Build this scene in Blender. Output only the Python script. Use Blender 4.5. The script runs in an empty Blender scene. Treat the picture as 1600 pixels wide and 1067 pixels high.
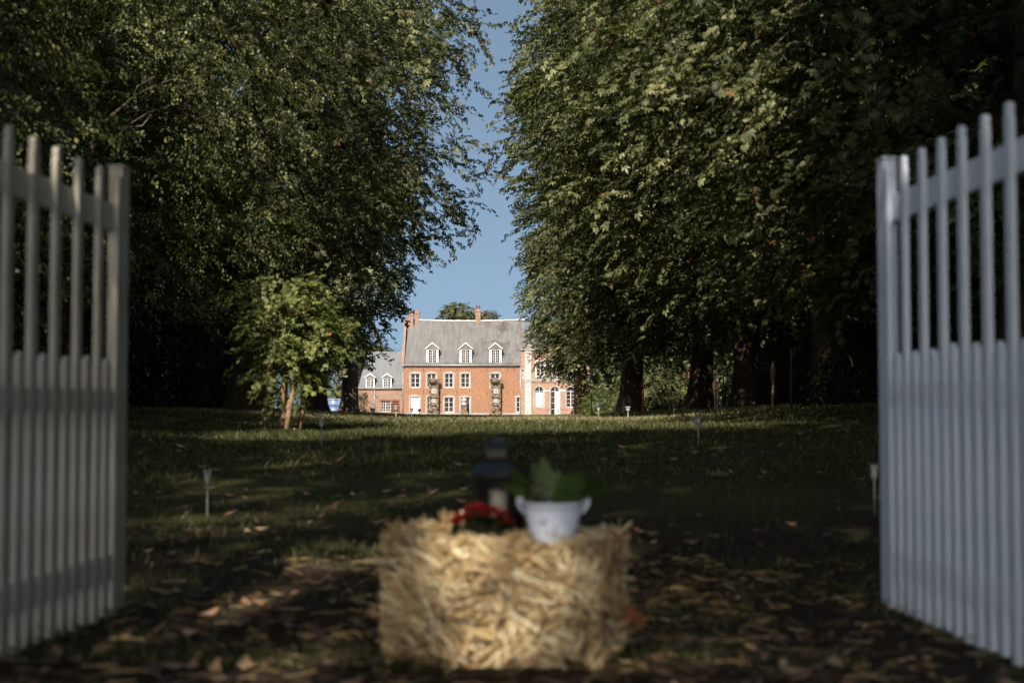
import bpy, math, random
import numpy as np
from mathutils import Vector, Matrix

R = math.radians
random.seed(7)
rng = np.random.default_rng(11)
scene = bpy.context.scene

# ------------------------------------------------------------------ camera
F = 2222.0            # focal length in pixels of the 1600 px wide photograph
cam_d = bpy.data.cameras.new("camera")
cam = bpy.data.objects.new("camera", cam_d)
scene.collection.objects.link(cam)
scene.camera = cam
cam_d.lens = 50.0
cam_d.sensor_width = 36.0
cam_d.clip_start = 0.05
cam_d.clip_end = 3000
cam.location = (0, 0, 1.0)
cam.rotation_euler = (R(90 + 2.615), 0, 0)
cam_d.dof.use_dof = True
cam_d.dof.focus_distance = 110.0
cam_d.dof.aperture_fstop = 1.7
cam_d.dof.aperture_blades = 9

# ------------------------------------------------------------------ light
SUN_EL, SUN_AZ = 36.0, -13.0      # azimuth: angle left of straight behind the camera
world = bpy.data.worlds.new("World")
scene.world = world
world.use_nodes = True
wn = world.node_tree.nodes
wl = world.node_tree.links
wn.clear()
wo = wn.new("ShaderNodeOutputWorld")
bg = wn.new("ShaderNodeBackground")
sky = wn.new("ShaderNodeTexSky")
sky.sky_type = 'NISHITA'
sky.sun_disc = False
sky.sun_elevation = R(SUN_EL)
# direction towards the sun (behind the camera, to the left)
to_sun = Vector((-math.sin(R(-SUN_AZ)) * math.cos(R(SUN_EL)), -math.cos(R(SUN_AZ)) * math.cos(R(SUN_EL)), math.sin(R(SUN_EL))))
sky.sun_rotation = math.atan2(to_sun.x, to_sun.y)
sky.air_density = 1.0
sky.dust_density = 1.2
sky.ozone_density = 1.6
bg.inputs[1].default_value = 0.108
# the clear late-summer sky stays blue almost down to the horizon
tcw = wn.new("ShaderNodeTexCoord"); vm = wn.new("ShaderNodeVectorMath"); vm.operation = 'MULTIPLY_ADD'
vm.inputs[1].default_value = (1, 1, .9); vm.inputs[2].default_value = (0, 0, .34)
wl.new(tcw.outputs["Generated"], vm.inputs[0]); vn = wn.new("ShaderNodeVectorMath"); vn.operation = 'NORMALIZE'
wl.new(vm.outputs[0], vn.inputs[0]); wl.new(vn.outputs[0], sky.inputs[0])
hs = wn.new("ShaderNodeHueSaturation")
hs.inputs["Saturation"].default_value = 1.0
gm = wn.new("ShaderNodeMix"); gm.data_type = 'RGBA'; gm.blend_type = 'MULTIPLY'; gm.inputs[0].default_value = 1.0
gm.inputs[7].default_value = (.99, .91, .76, 1)
wl.new(sky.outputs[0], hs.inputs["Color"]); wl.new(hs.outputs[0], gm.inputs[6]); wl.new(gm.outputs[2], bg.inputs[0])
wl.new(bg.outputs[0], wo.inputs[0])

sun_d = bpy.data.lights.new("sun", 'SUN')
sun_d.energy = 4.7
sun_d.angle = R(0.5)
sun_d.color = (1.0, 0.90, 0.76)
sun = bpy.data.objects.new("sun", sun_d)
scene.collection.objects.link(sun)
sun.rotation_euler = (-to_sun).to_track_quat('-Z', 'Y').to_euler()

scene.view_settings.view_transform = 'Standard'
scene.view_settings.look = 'None'
scene.view_settings.exposure = 0.82
scene.view_settings.gamma = 1.0
scene.cycles.max_bounces = 6
scene.cycles.diffuse_bounces = 2
scene.cycles.glossy_bounces = 2
scene.cycles.transmission_bounces = 3
scene.cycles.transparent_max_bounces = 8
scene.cycles.caustics_reflective = False
scene.cycles.caustics_refractive = False

# ------------------------------------------------------------------ helpers
def link(o):
    scene.collection.objects.link(o)
    return o

def tag(o, label=None, cat=None, group=None, kind=None):
    if label: o["label"] = label
    if cat: o["category"] = cat
    if group: o["group"] = group
    if kind: o["kind"] = kind
    return o

def empty(name, loc=(0, 0, 0), rz=0.0, **kw):
    o = bpy.data.objects.new(name, None)
    o.empty_display_size = 0.2
    o.location = loc
    o.rotation_euler = (0, 0, rz)
    link(o)
    return tag(o, **kw)

def copy_tree(o, parent=None):
    c = o.copy()
    link(c)
    c.parent = parent
    for ch in list(o.children):
        copy_tree(ch, c)
    return c

class MB:
    def __init__(s):
        s.v = []; s.f = []; s.sm = []
    def add(s, vs, fs, smooth=False):
        b = len(s.v)
        s.v += [tuple(v) for v in vs]
        s.f += [tuple(b + i for i in f) for f in fs]
        s.sm += [smooth] * len(fs)
        return s
    def box(s, x0, x1, y0, y1, z0, z1, M=None):
        vs = [Vector((x, y, z)) for x in (x0, x1) for y in (y0, y1) for z in (z0, z1)]
        if M is not None: vs = [M @ v for v in vs]
        fs = [(0, 1, 3, 2), (4, 6, 7, 5), (0, 4, 5, 1), (2, 3, 7, 6), (0, 2, 6, 4), (1, 5, 7, 3)]
        return s.add(vs, fs)
    def prism(s, poly, y0, y1, M=None):
        """polygon in the x-z plane extruded along y"""
        n = len(poly)
        vs = [Vector((p[0], y0, p[1])) for p in poly] + [Vector((p[0], y1, p[1])) for p in poly]
        if M is not None: vs = [M @ v for v in vs]
        fs = [tuple(range(n)), tuple(range(2 * n - 1, n - 1, -1))]
        for i in range(n):
            j = (i + 1) % n
            fs.append((j, i, n + i, n + j))
        return s.add(vs, fs)
    def tube(s, pts, rad, n=8, cap=True, wob=0.0, seed=0):
        rr = random.Random(seed)
        pts = [Vector(p) for p in pts]
        if not hasattr(rad, '__len__'): rad = [rad] * len(pts)
        vs = []; fs = []
        ref = Vector((0.13, 0.97, 0.21)).normalized()
        for i, p in enumerate(pts):
            d = (pts[min(i + 1, len(pts) - 1)] - pts[max(i - 1, 0)]).normalized()
            u = d.cross(ref)
            if u.length < 0.05: u = d.cross(Vector((1, 0, 0)))
            u.normalize(); w = d.cross(u)
            for k in range(n):
                a = 2 * math.pi * k / n
                r = rad[i] * (1 + wob * (rr.random() - .5))
                vs.append(p + u * math.cos(a) * r + w * math.sin(a) * r)
        for i in range(len(pts) - 1):
            for k in range(n):
                a, b = i * n + k, i * n + (k + 1) % n
                fs.append((a, b, b + n, a + n))
        if cap:
            fs.append(tuple(range(n - 1, -1, -1)))
            m = (len(pts) - 1) * n
            fs.append(tuple(range(m, m + n)))
        return s.add(vs, fs, True)
    def lathe(s, prof, cx=0, cy=0, n=16, sx=1.0, sy=1.0, smooth=True):
        vs = []; fs = []
        for (r, z) in prof:
            for k in range(n):
                a = 2 * math.pi * k / n
                vs.append((cx + r * math.cos(a) * sx, cy + r * math.sin(a) * sy, z))
        for i in range(len(prof) - 1):
            for k in range(n):
                a, b = i * n + k, i * n + (k + 1) % n
                fs.append((a, b, b + n, a + n))
        if prof[0][0] > 1e-6: fs.append(tuple(range(n - 1, -1, -1)))
        return s.add(vs, fs, smooth)
    def build(s, name, mat, parent=None, bevel=0.0):
        me = bpy.data.meshes.new(name)
        me.from_pydata(s.v, [], s.f)
        me.polygons.foreach_set("use_smooth", s.sm)
        me.materials.append(mat)
        me.update()
        o = link(bpy.data.objects.new(name, me))
        if parent is not None: o.parent = parent
        if bevel:
            m = o.modifiers.new("bevel", 'BEVEL'); m.width = bevel; m.segments = 2; m.limit_method = 'ANGLE'
        return o

def np_mesh(name, verts, nper, mat, parent=None, tint=None, smooth=False):
    """verts (N*nper,3): N separate faces of nper corners"""
    verts = np.ascontiguousarray(verts, dtype=np.float32)
    nv = len(verts); nf = nv // nper
    me = bpy.data.meshes.new(name)
    me.vertices.add(nv)
    me.vertices.foreach_set("co", verts.ravel())
    me.loops.add(nv)
    me.loops.foreach_set("vertex_index", np.arange(nv, dtype=np.int32))
    me.polygons.add(nf)
    me.polygons.foreach_set("loop_start", np.arange(0, nv, nper, dtype=np.int32))
    if tint is not None:
        a = me.attributes.new("tint", 'FLOAT', 'FACE')
        a.data.foreach_set("value", np.ascontiguousarray(tint, dtype=np.float32))
    me.materials.append(mat)
    me.update(calc_edges=True)
    o = link(bpy.data.objects.new(name, me))
    if parent is not None: o.parent = parent
    return o

def sstep(a, b, t):
    t = np.clip((t - a) / (b - a), 0, 1)
    return t * t * (3 - 2 * t)

_ph = np.random.default_rng(3).uniform(0, 6.28, (8, 4))
def n3(p, f=1.0):
    """smooth pseudo noise about -1..1 on (N,3)"""
    x, y, z = p[:, 0] * f, p[:, 1] * f, p[:, 2] * f
    r = 0
    for i, (a, b, c) in enumerate([(1, .3, .5), (-.4, 1.1, .2), (.3, -.5, 1.2), (.9, .8, -.7), (-1.3, .5, .9), (1.7, -1.1, .4), (.5, 1.9, 1.0), (-.8, -1.4, 1.8)]):
        r = r + np.sin(a * x + b * y + c * z + _ph[i, 0] + 1.3 * np.sin(.7 * (b * x - a * y + c * z) + _ph[i, 1])) * (1.0 if i < 4 else .6)
    return r / 3.6

# ------------------------------------------------------------------ materials
def mat_new(name):
    m = bpy.data.materials.new(name)
    m.use_nodes = True
    nt = m.node_tree
    b = nt.nodes["Principled BSDF"]
    return m, nt, b

def noise(nt, scale, detail=4, coord='Object', rough=.6, vec=None, dist=0):
    t = nt.nodes.new("ShaderNodeTexNoise")
    t.inputs["Scale"].default_value = scale
    t.inputs["Detail"].default_value = detail
    t.inputs["Roughness"].default_value = rough
    t.inputs["Distortion"].default_value = dist
    if vec is None:
        c = nt.nodes.new("ShaderNodeTexCoord")
        nt.links.new(c.outputs[coord], t.inputs["Vector"])
    else:
        nt.links.new(vec, t.inputs["Vector"])
    return t

def ramp(nt, src, stops):
    r = nt.nodes.new("ShaderNodeValToRGB")
    e = r.color_ramp.elements
    e[0].position, e[0].color = stops[0][0], (*stops[0][1], 1)
    e[1].position, e[1].color = stops[1][0], (*stops[1][1], 1)
    for p, c in stops[2:]:
        n = e.new(p); n.color = (*c, 1)
    nt.links.new(src, r.inputs[0])
    return r

def bump(nt, b, src, st=.3, dist=.02):
    n = nt.nodes.new("ShaderNodeBump")
    n.inputs["Strength"].default_value = st
    n.inputs["Distance"].default_value = dist
    nt.links.new(src, n.inputs["Height"])
    nt.links.new(n.outputs[0], b.inputs["Normal"])

def simple(name, c1, c2, scale=3.0, rough=.7, bmp=0.0, bd=.01, metal=0.0, spec=.5, stops=(.35, .65)):
    m, nt, b = mat_new(name)
    t = noise(nt, scale)
    r = ramp(nt, t.outputs[0], [(stops[0], c1), (stops[1], c2)])
    nt.links.new(r.outputs[0], b.inputs["Base Color"])
    b.inputs["Roughness"].default_value = rough
    b.inputs["Metallic"].default_value = metal
    b.inputs["Specular IOR Level"].default_value = spec
    if bmp: bump(nt, b, t.outputs[0], bmp, bd)
    return m

def leaf_mat(name, dark, mid, light, odd, rough=.42, trans=.22, spec=.45):
    m, nt, b = mat_new(name)
    a = nt.nodes.new("ShaderNodeAttribute"); a.attribute_name = "tint"
    r = ramp(nt, a.outputs["Fac"], [(0.0, dark), (0.50, mid), (0.93, light), (0.985, odd)])
    nt.links.new(r.outputs[0], b.inputs["Base Color"])
    b.inputs["Roughness"].default_value = rough
    b.inputs["Specular IOR Level"].default_value = spec
    tr = nt.nodes.new("ShaderNodeBsdfTranslucent")
    mx = nt.nodes.new("ShaderNodeMix"); mx.data_type = 'RGBA'; mx.blend_type = 'MULTIPLY'
    mx.inputs[0].default_value = 1.0
    nt.links.new(r.outputs[0], mx.inputs[6]); mx.inputs[7].default_value = (1.5, 1.7, .6, 1)
    nt.links.new(mx.outputs[2], tr.inputs[0])
    ms = nt.nodes.new("ShaderNodeMixShader"); ms.inputs[0].default_value = trans
    out = nt.nodes["Material Output"]
    nt.links.new(b.outputs[0], ms.inputs[1]); nt.links.new(tr.outputs[0], ms.inputs[2])
    nt.links.new(ms.outputs[0], out.inputs[0])
    return m

M = {}
M['chestnut'] = leaf_mat("chestnut_leaf", (.022, .029, .010), (.070, .082, .032), (.235, .24, .115), (.24, .10, .035), rough=.5, spec=.35)  # mid tone lowered so the few pale leaves read as sun dapples
M['smallleaf'] = leaf_mat("hornbeam_leaf", (.018, .026, .008), (.050, .063, .018), (.24, .25, .085), (.16, .14, .04), rough=.5)  # dark mid tone, few bright leaves: sun dapples put into the leaf colour
M['shrubleaf'] = leaf_mat("shrub_leaf", (.06, .08, .022), (.13, .155, .042), (.22, .24, .08), (.30, .12, .03), rough=.45)
M['ivy'] = leaf_mat("ivy_leaf", (.012, .022, .008), (.022, .036, .012), (.045, .065, .022), (.06, .07, .02), rough=.4)
M['bark'] = simple("bark", (.035, .026, .019), (.10, .07, .048), 9.0, .9, .8, .04)
M['bark_red'] = simple("reddish_bark", (.10, .055, .035), (.22, .12, .075), 7.0, .9, .8, .05)
M['stem'] = simple("pale_stem", (.16, .10, .06), (.34, .23, .14), 12.0, .8, .4, .01)

def brick_mat(name, c1, c2, stain, mortar, pale=.0):
    m, nt, b = mat_new(name)
    tc = nt.nodes.new("ShaderNodeTexCoord")
    mp = nt.nodes.new("ShaderNodeMapping"); mp.inputs["Rotation"].default_value = (R(90), 0, 0)
    nt.links.new(tc.outputs["Object"], mp.inputs[0])
    br = nt.nodes.new("ShaderNodeTexBrick")
    br.inputs["Scale"].default_value = 1.0
    br.inputs["Brick Width"].default_value = .22
    br.inputs["Row Height"].default_value = .075
    br.inputs["Mortar Size"].default_value = .008
    br.inputs["Color1"].default_value = (*c1, 1); br.inputs["Color2"].default_value = (*c2, 1)
    br.inputs["Mortar"].default_value = (*mortar, 1)
    nt.links.new(mp.outputs[0], br.inputs[0])
    n1 = noise(nt, .55, 5, vec=tc.outputs["Object"])
    r1 = ramp(nt, n1.outputs[0], [(.38, (1.0, 1.0, 1.0)), (.72, stain)])
    n2 = noise(nt, 5.0, 4, vec=tc.outputs["Object"])
    r2 = ramp(nt, n2.outputs[0], [(.3, (.66, .64, .62)), (.7, (1.2, 1.2, 1.2))])
    a = nt.nodes.new("ShaderNodeMix"); a.data_type = 'RGBA'; a.blend_type = 'MULTIPLY'; a.inputs[0].default_value = 1
    nt.links.new(br.outputs[0], a.inputs[6]); nt.links.new(r1.outputs[0], a.inputs[7])
    c = nt.nodes.new("ShaderNodeMix"); c.data_type = 'RGBA'; c.blend_type = 'MULTIPLY'; c.inputs[0].default_value = 1
    nt.links.new(a.outputs[2], c.inputs[6]); nt.links.new(r2.outputs[0], c.inputs[7])
    nt.links.new(c.outputs[2], b.inputs["Base Color"])
    b.inputs["Roughness"].default_value = .9
    return m
M['brick'] = brick_mat("brick", (.335, .142, .062), (.25, .104, .047), (.80, .92, 1.08), (.36, .26, .19))
M['brick_old'] = brick_mat("weathered_brick", (.28, .14, .09), (.35, .20, .14), (.70, .78, .83), (.34, .28, .23))
M['brick_pink'] = brick_mat("pink_brick", (.31, .155, .098), (.345, .19, .13), (.88, .93, 1.0), (.38, .32, .27))
M['stone'] = simple("pale_stone", (.25, .24, .23), (.38, .365, .35), 2.2, .85, .2)
M['stone_dark'] = simple("weathered_stone", (.05, .036, .026), (.25, .19, .14), 3.2, .95, .7, .06, stops=(.38, .62))
M['white'] = simple("white_joinery", (.50, .51, .55), (.62, .63, .65), 6.0, .45)
M['zinc'] = simple("zinc", (.28, .29, .31), (.45, .46, .48), 3.0, .4, metal=.3)
M['ridge'] = simple("pale_ridge_tile", (.46, .45, .44), (.62, .60, .58), 2.0, .6)
M['door_white'] = simple("painted_door", (.50, .53, .60), (.58, .61, .66), 2.0, .5)

def slate_mat(name, a, bcol, lichen):
    m, nt, b = mat_new(name)
    tc = nt.nodes.new("ShaderNodeTexCoord")
    n1 = noise(nt, .55, 7, vec=tc.outputs["Object"], rough=.7)
    mp = nt.nodes.new("ShaderNodeMapping"); mp.inputs["Scale"].default_value = (2.2, .35, .35)
    nt.links.new(tc.outputs["Object"], mp.inputs[0])
    n2 = noise(nt, 1.0, 5, vec=mp.outputs[0])
    n3_ = noise(nt, 6.0, 3, vec=tc.outputs["Object"])
    r1 = ramp(nt, n2.outputs[0], [(.3, a), (.7, bcol)])
    r2 = ramp(nt, n1.outputs[0], [(.48, (0, 0, 0)), (.62, (1, 1, 1))])
    # lichen only around the right part of the roof, in patches
    sx = nt.nodes.new("ShaderNodeSeparateXYZ"); nt.links.new(tc.outputs["Object"], sx.inputs[0])
    mr = nt.nodes.new("ShaderNodeMapRange"); mr.inputs[1].default_value = -9; mr.inputs[2].default_value = -1
    mr.inputs[3].default_value = .12; mr.inputs[4].default_value = .95
    nt.links.new(sx.outputs[0], mr.inputs[0])
    mu = nt.nodes.new("ShaderNodeMath"); mu.operation = 'MULTIPLY'
    nt.links.new(r2.outputs[0], mu.inputs[0]); nt.links.new(mr.outputs[0], mu.inputs[1])
    mx = nt.nodes.new("ShaderNodeMix"); mx.data_type = 'RGBA'
    nt.links.new(mu.outputs[0], mx.inputs[0]); nt.links.new(r1.outputs[0], mx.inputs[6])
    mx.inputs[7].default_value = (*lichen, 1)
    r3 = ramp(nt, n3_.outputs[0], [(.3, (.82, .82, .82)), (.7, (1.1, 1.1, 1.1))])
    m2 = nt.nodes.new("ShaderNodeMix"); m2.data_type = 'RGBA'; m2.blend_type = 'MULTIPLY'; m2.inputs[0].default_value = 1
    nt.links.new(mx.outputs[2], m2.inputs[6]); nt.links.new(r3.outputs[0], m2.inputs[7])
    nt.links.new(m2.outputs[2], b.inputs["Base Color"])
    b.inputs["Roughness"].default_value = .65
    return m
M['slate'] = slate_mat("old_slate", (.10, .10, .102), (.17, .169, .168), (.065, .048, .04))
M['slate_blue'] = slate_mat("blue_slate", (.12, .132, .148), (.17, .18, .195), (.09, .09, .09))

def glass_mat(name, c=(.02, .018, .02)):
    m, nt, b = mat_new(name)
    t = noise(nt, 1.6, 2)
    r = ramp(nt, t.outputs[0], [(.45, c), (.65, (.075, .05, .045))])
    nt.links.new(r.outputs[0], b.inputs["Base Color"])
    b.inputs["Roughness"].default_value = .12
    return m
M['pane'] = glass_mat("window_glass")

# ------------------------------------------------------------------ ground
gz_y = np.array([-80, 0, 4, 7.5, 10, 13, 17, 22, 28, 36, 50, 80, 120, 160, 202, 260, 900.])
gz_h = np.array([-.1, -.02, 0, .02, .22, .42, .53, .62, .69, .68, .60, .44, .27, .05, -.18, -.3, -.8])
def ground_z(x, y):
    x = np.asarray(x, float); y = np.asarray(y, float)
    h = np.interp(y, gz_y, gz_h)
    ax = np.abs(x)
    right = sstep(2.6, 8.0, x) * .34 * sstep(7, 20, y) * (1 - .75 * sstep(45, 110, y))
    left = sstep(2.6, 9.0, -x) * .24 * sstep(7, 16, y) * (1 - .8 * sstep(45, 110, y))
    bumps = .018 * np.sin(x * 1.7 + .6 * np.sin(y)) * np.cos(y * 1.3 + x * .4) + .012 * np.sin(3.1 * x + 2.3 * y)
    return h + right + left + bumps * (1 - .7 * sstep(60, 130, y))
def gz(x, y): return float(ground_z(x, y))
def P(xi, yi, Y):
    return Vector(((xi - 800) / F * Y, Y, 1 + (635 - yi) / F * Y))

def build_ground():
    xs = np.concatenate([np.linspace(-700, -60, 14), np.linspace(-50, -14, 22), np.linspace(-12, 12, 97), np.linspace(14, 50, 22), np.linspace(60, 700, 14)])
    ys = np.concatenate([np.linspace(-90, 0, 16), np.linspace(1, 40, 157), np.linspace(41.5, 120, 50), np.linspace(125, 260, 28), np.linspace(300, 2000, 12)])
    X, Y = np.meshgrid(xs, ys)
    Z = ground_z(X, Y)
    v = np.stack([X.ravel(), Y.ravel(), Z.ravel()], 1)
    nx, ny = len(xs), len(ys)
    idx = np.arange(nx * ny).reshape(ny, nx)
    f = np.stack([idx[:-1, :-1].ravel(), idx[:-1, 1:].ravel(), idx[1:, 1:].ravel(), idx[1:, :-1].ravel()], 1)
    me = bpy.data.meshes.new("ground")
    me.from_pydata(v.tolist(), [], f.tolist())
    me.polygons.foreach_set("use_smooth", [True] * len(f))
    m, nt, b = mat_new("lawn_and_leaf_litter")
    tc = nt.nodes.new("ShaderNodeTexCoord")
    sx = nt.nodes.new("ShaderNodeSeparateXYZ"); nt.links.new(tc.outputs["Object"], sx.inputs[0])
    n1 = noise(nt, 1.1, 6, vec=tc.outputs["Object"], rough=.7)
    n2 = noise(nt, 18.0, 4, vec=tc.outputs["Object"], rough=.7)
    n4 = noise(nt, .25, 4, vec=tc.outputs["Object"])
    earth = ramp(nt, n2.outputs[0], [(.3, (.016, .011, .008)), (.52, (.036, .025, .016)), (.72, (.09, .060, .040))])
    grass = ramp(nt, n2.outputs[0], [(.3, (.018, .024, .008)), (.7, (.062, .068, .024))])
    dry = ramp(nt, n4.outputs[0], [(.4, (1, 1, 1)), (.7, (1.7, 1.35, 1.15))])
    mg = nt.nodes.new("ShaderNodeMix"); mg.data_type = 'RGBA'; mg.blend_type = 'MULTIPLY'; mg.inputs[0].default_value = 1
    nt.links.new(grass.outputs[0], mg.inputs[6]); nt.links.new(dry.outputs[0], mg.inputs[7])
    mr = nt.nodes.new("ShaderNodeMapRange"); mr.inputs[1].default_value = 6; mr.inputs[2].default_value = 17
    mr.inputs[3].default_value = -.25; mr.inputs[4].default_value = .6
    nt.links.new(sx.outputs[1], mr.inputs[0])
    ad = nt.nodes.new("ShaderNodeMath"); ad.operation = 'ADD'
    nt.links.new(mr.outputs[0], ad.inputs[0]); nt.links.new(n1.outputs[0], ad.inputs[1])
    rr = ramp(nt, ad.outputs[0], [(.45, (0, 0, 0)), (.65, (1, 1, 1))])
    mx = nt.nodes.new("ShaderNodeMix"); mx.data_type = 'RGBA'
    nt.links.new(rr.outputs[0], mx.inputs[0]); nt.links.new(earth.outputs[0], mx.inputs[6]); nt.links.new(mg.outputs[2], mx.inputs[7])
    nt.links.new(mx.outputs[2], b.inputs["Base Color"])
    b.inputs["Roughness"].default_value = .95
    b.inputs["Specular IOR Level"].default_value = .15
    bump(nt, b, n2.outputs[0], .7, .03)
    me.materials.append(m)
    o = link(bpy.data.objects.new("ground", me))
    o["kind"] = "structure"
build_ground()

# gravel forecourt in front of the house, a thin sheet following the ground
def forecourt():
    xs = np.linspace(-40, 22, 32); ys = np.linspace(190, 201.8, 7)
    mb = MB()
    vs = [(x, y, gz(x, y) + .012) for y in ys for x in xs]
    fs = [(j * 32 + i, j * 32 + i + 1, (j + 1) * 32 + i + 1, (j + 1) * 32 + i) for j in range(6) for i in range(31)]
    mb.add(vs, fs, True)
    o = mb.build("path", simple("gravel", (.20, .17, .13), (.34, .29, .23), 4.0, .95))
    o["kind"] = "structure"
forecourt()
def added_bounce_road():  # unseen strip added behind the camera to bounce sun onto gates and bale
    xs = np.linspace(-45, 45, 46); ys = np.linspace(-15, -1.5, 10)
    vs = [(x, y, gz(x, y) + .012) for y in ys for x in xs]
    fs = [(j * 46 + i, j * 46 + i + 1, (j + 1) * 46 + i + 1, (j + 1) * 46 + i) for j in range(9) for i in range(45)]
    o = MB().add(vs, fs, True).build("added_bounce_road", simple("pale_bounce_gravel", (.30, .28, .25), (.44, .42, .38), 6.0, .95, .4, .01))
    o["kind"] = "structure"
added_bounce_road()

# ------------------------------------------------------------------ château
HY = 202.0
K = F / HY      # 11 px per metre
def HX(x): return (x - 800) / K
def HZ(y): return (635 - y) / K + 1
BASE = -.25

def wall_holes(mb, x0, x1, z0, z1, holes, y, depth=.28):
    xs = sorted({x0, x1, *[h[0] for h in holes], *[h[1] for h in holes]})
    zs = sorted({z0, z1, *[h[2] for h in holes], *[h[3] for h in holes]})
    for i in range(len(xs) - 1):
        for j in range(len(zs) - 1):
            cx, cz = (xs[i] + xs[i + 1]) / 2, (zs[j] + zs[j + 1]) / 2
            if any(h[0] < cx < h[1] and h[2] < cz < h[3] for h in holes): continue
            mb.add([(xs[i], y, zs[j]), (xs[i + 1], y, zs[j]), (xs[i + 1], y, zs[j + 1]), (xs[i], y, zs[j + 1])], [(0, 1, 2, 3)])
    for (a, b, c, d) in holes:
        mb.add([(a, y, c), (a, y + depth, c), (a, y + depth, d), (a, y, d)], [(0, 1, 2, 3)])
        mb.add([(b, y, c), (b, y, d), (b, y + depth, d), (b, y + depth, c)], [(0, 1, 2, 3)])
        mb.add([(a, y, d), (a, y + depth, d), (b, y + depth, d), (b, y, d)], [(0, 1, 2, 3)])
        mb.add([(a, y, c), (b, y, c), (b, y + depth, c), (a, y + depth, c)], [(0, 1, 2, 3)])

def arc_top(x0, x1, z, rise, n=8):
    return [(x0 + (x1 - x0) * k / n, z + rise * math.sin(math.pi * k / n)) for k in range(n + 1)]

def make_window(parent, x0, x1, z0, z1, y, cols=2, rows=3, surround=.22, rise=.18, door=False, arch=False, fw=.075, smat=None):
    """x0..z1 is the opening; the timber sits recessed in it"""
    yy = y + .16
    mb = MB()
    fr = .07
    mb.box(x0, x0 + fr, yy, yy + .07, z0, z1).box(x1 - fr, x1, yy, yy + .07, z0, z1)
    mb.box(x0 + fr, x1 - fr, yy, yy + .07, z1 - fr, z1).box(x0 + fr, x1 - fr, yy, yy + .07, z0, z0 + fr)
    if door:
        mb.box(x0 + fr, x1 - fr, yy + .02, yy + .06, z0 + fr, z1 - fr)
        for k in range(1, 7):
            xx = x0 + fr + (x1 - x0 - 2 * fr) * k / 7
            mb.box(xx - .012, xx + .012, yy + .008, yy + .021, z0 + fr, z1 - fr)
    else:
        for k in range(1, cols):
            xx = x0 + (x1 - x0) * k / cols
            w = fw * (1.0 if k == cols / 2 else .38)
            mb.box(xx - w / 2 - .01, xx + w / 2 + .01, yy + .003, yy + .06, z0 + fr, z1 - fr)
        for k in range(1, rows):
            zz = z0 + (z1 - z0) * k / rows
            mb.box(x0 + fr, x1 - fr, yy + .01, yy + .055, zz - .022, zz + .022)
    w = mb.build("door" if door else "window", M['door_white'] if door else M['white'], parent)
    if not door:
        MB().box(x0 + .02, x1 - .02, yy + .075, yy + .085, z0 + .02, z1 - .02).build("pane", M['pane'], w)
    if surround:
        s = surround; sb = MB()
        yo = y - .035
        sb.box(x0 - s, x0, yo, y + .1, z0 - (0 if door else s * .8), z1)
        sb.box(x1, x1 + s, yo, y + .1, z0 - (0 if door else s * .8), z1)
        if not door: sb.box(x0, x1, yo, y + .15, z0 - s * .8, z0)
        if arch:
            cx = (x0 + x1) / 2; r = (x1 - x0) / 2; n = 14
            pts_o = [(cx - (r + s) * math.cos(math.pi * k / n), z1 - .0 + (r + s) * math.sin(math.pi * k / n)) for k in range(n + 1)]
            pts_i = [(cx - r * math.cos(math.pi * k / n), z1 + r * math.sin(math.pi * k / n)) for k in range(n + 1)]
            for k in range(n):
                sb.prism([pts_i[k], pts_o[k], pts_o[k + 1], pts_i[k + 1]], yo, y + .15)
        else:
            top = arc_top(x0 - s, x1 + s, z1 + s * .75, rise)
            low = [(x1, z1), (x0, z1)]
            poly = [(x0 - s, z1)] + top + [(x1 + s, z1)]
            sb.prism(poly[::-1], yo, y + .12)
        sb.build("surround", smat or M['stone'], w)
    return w

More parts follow.
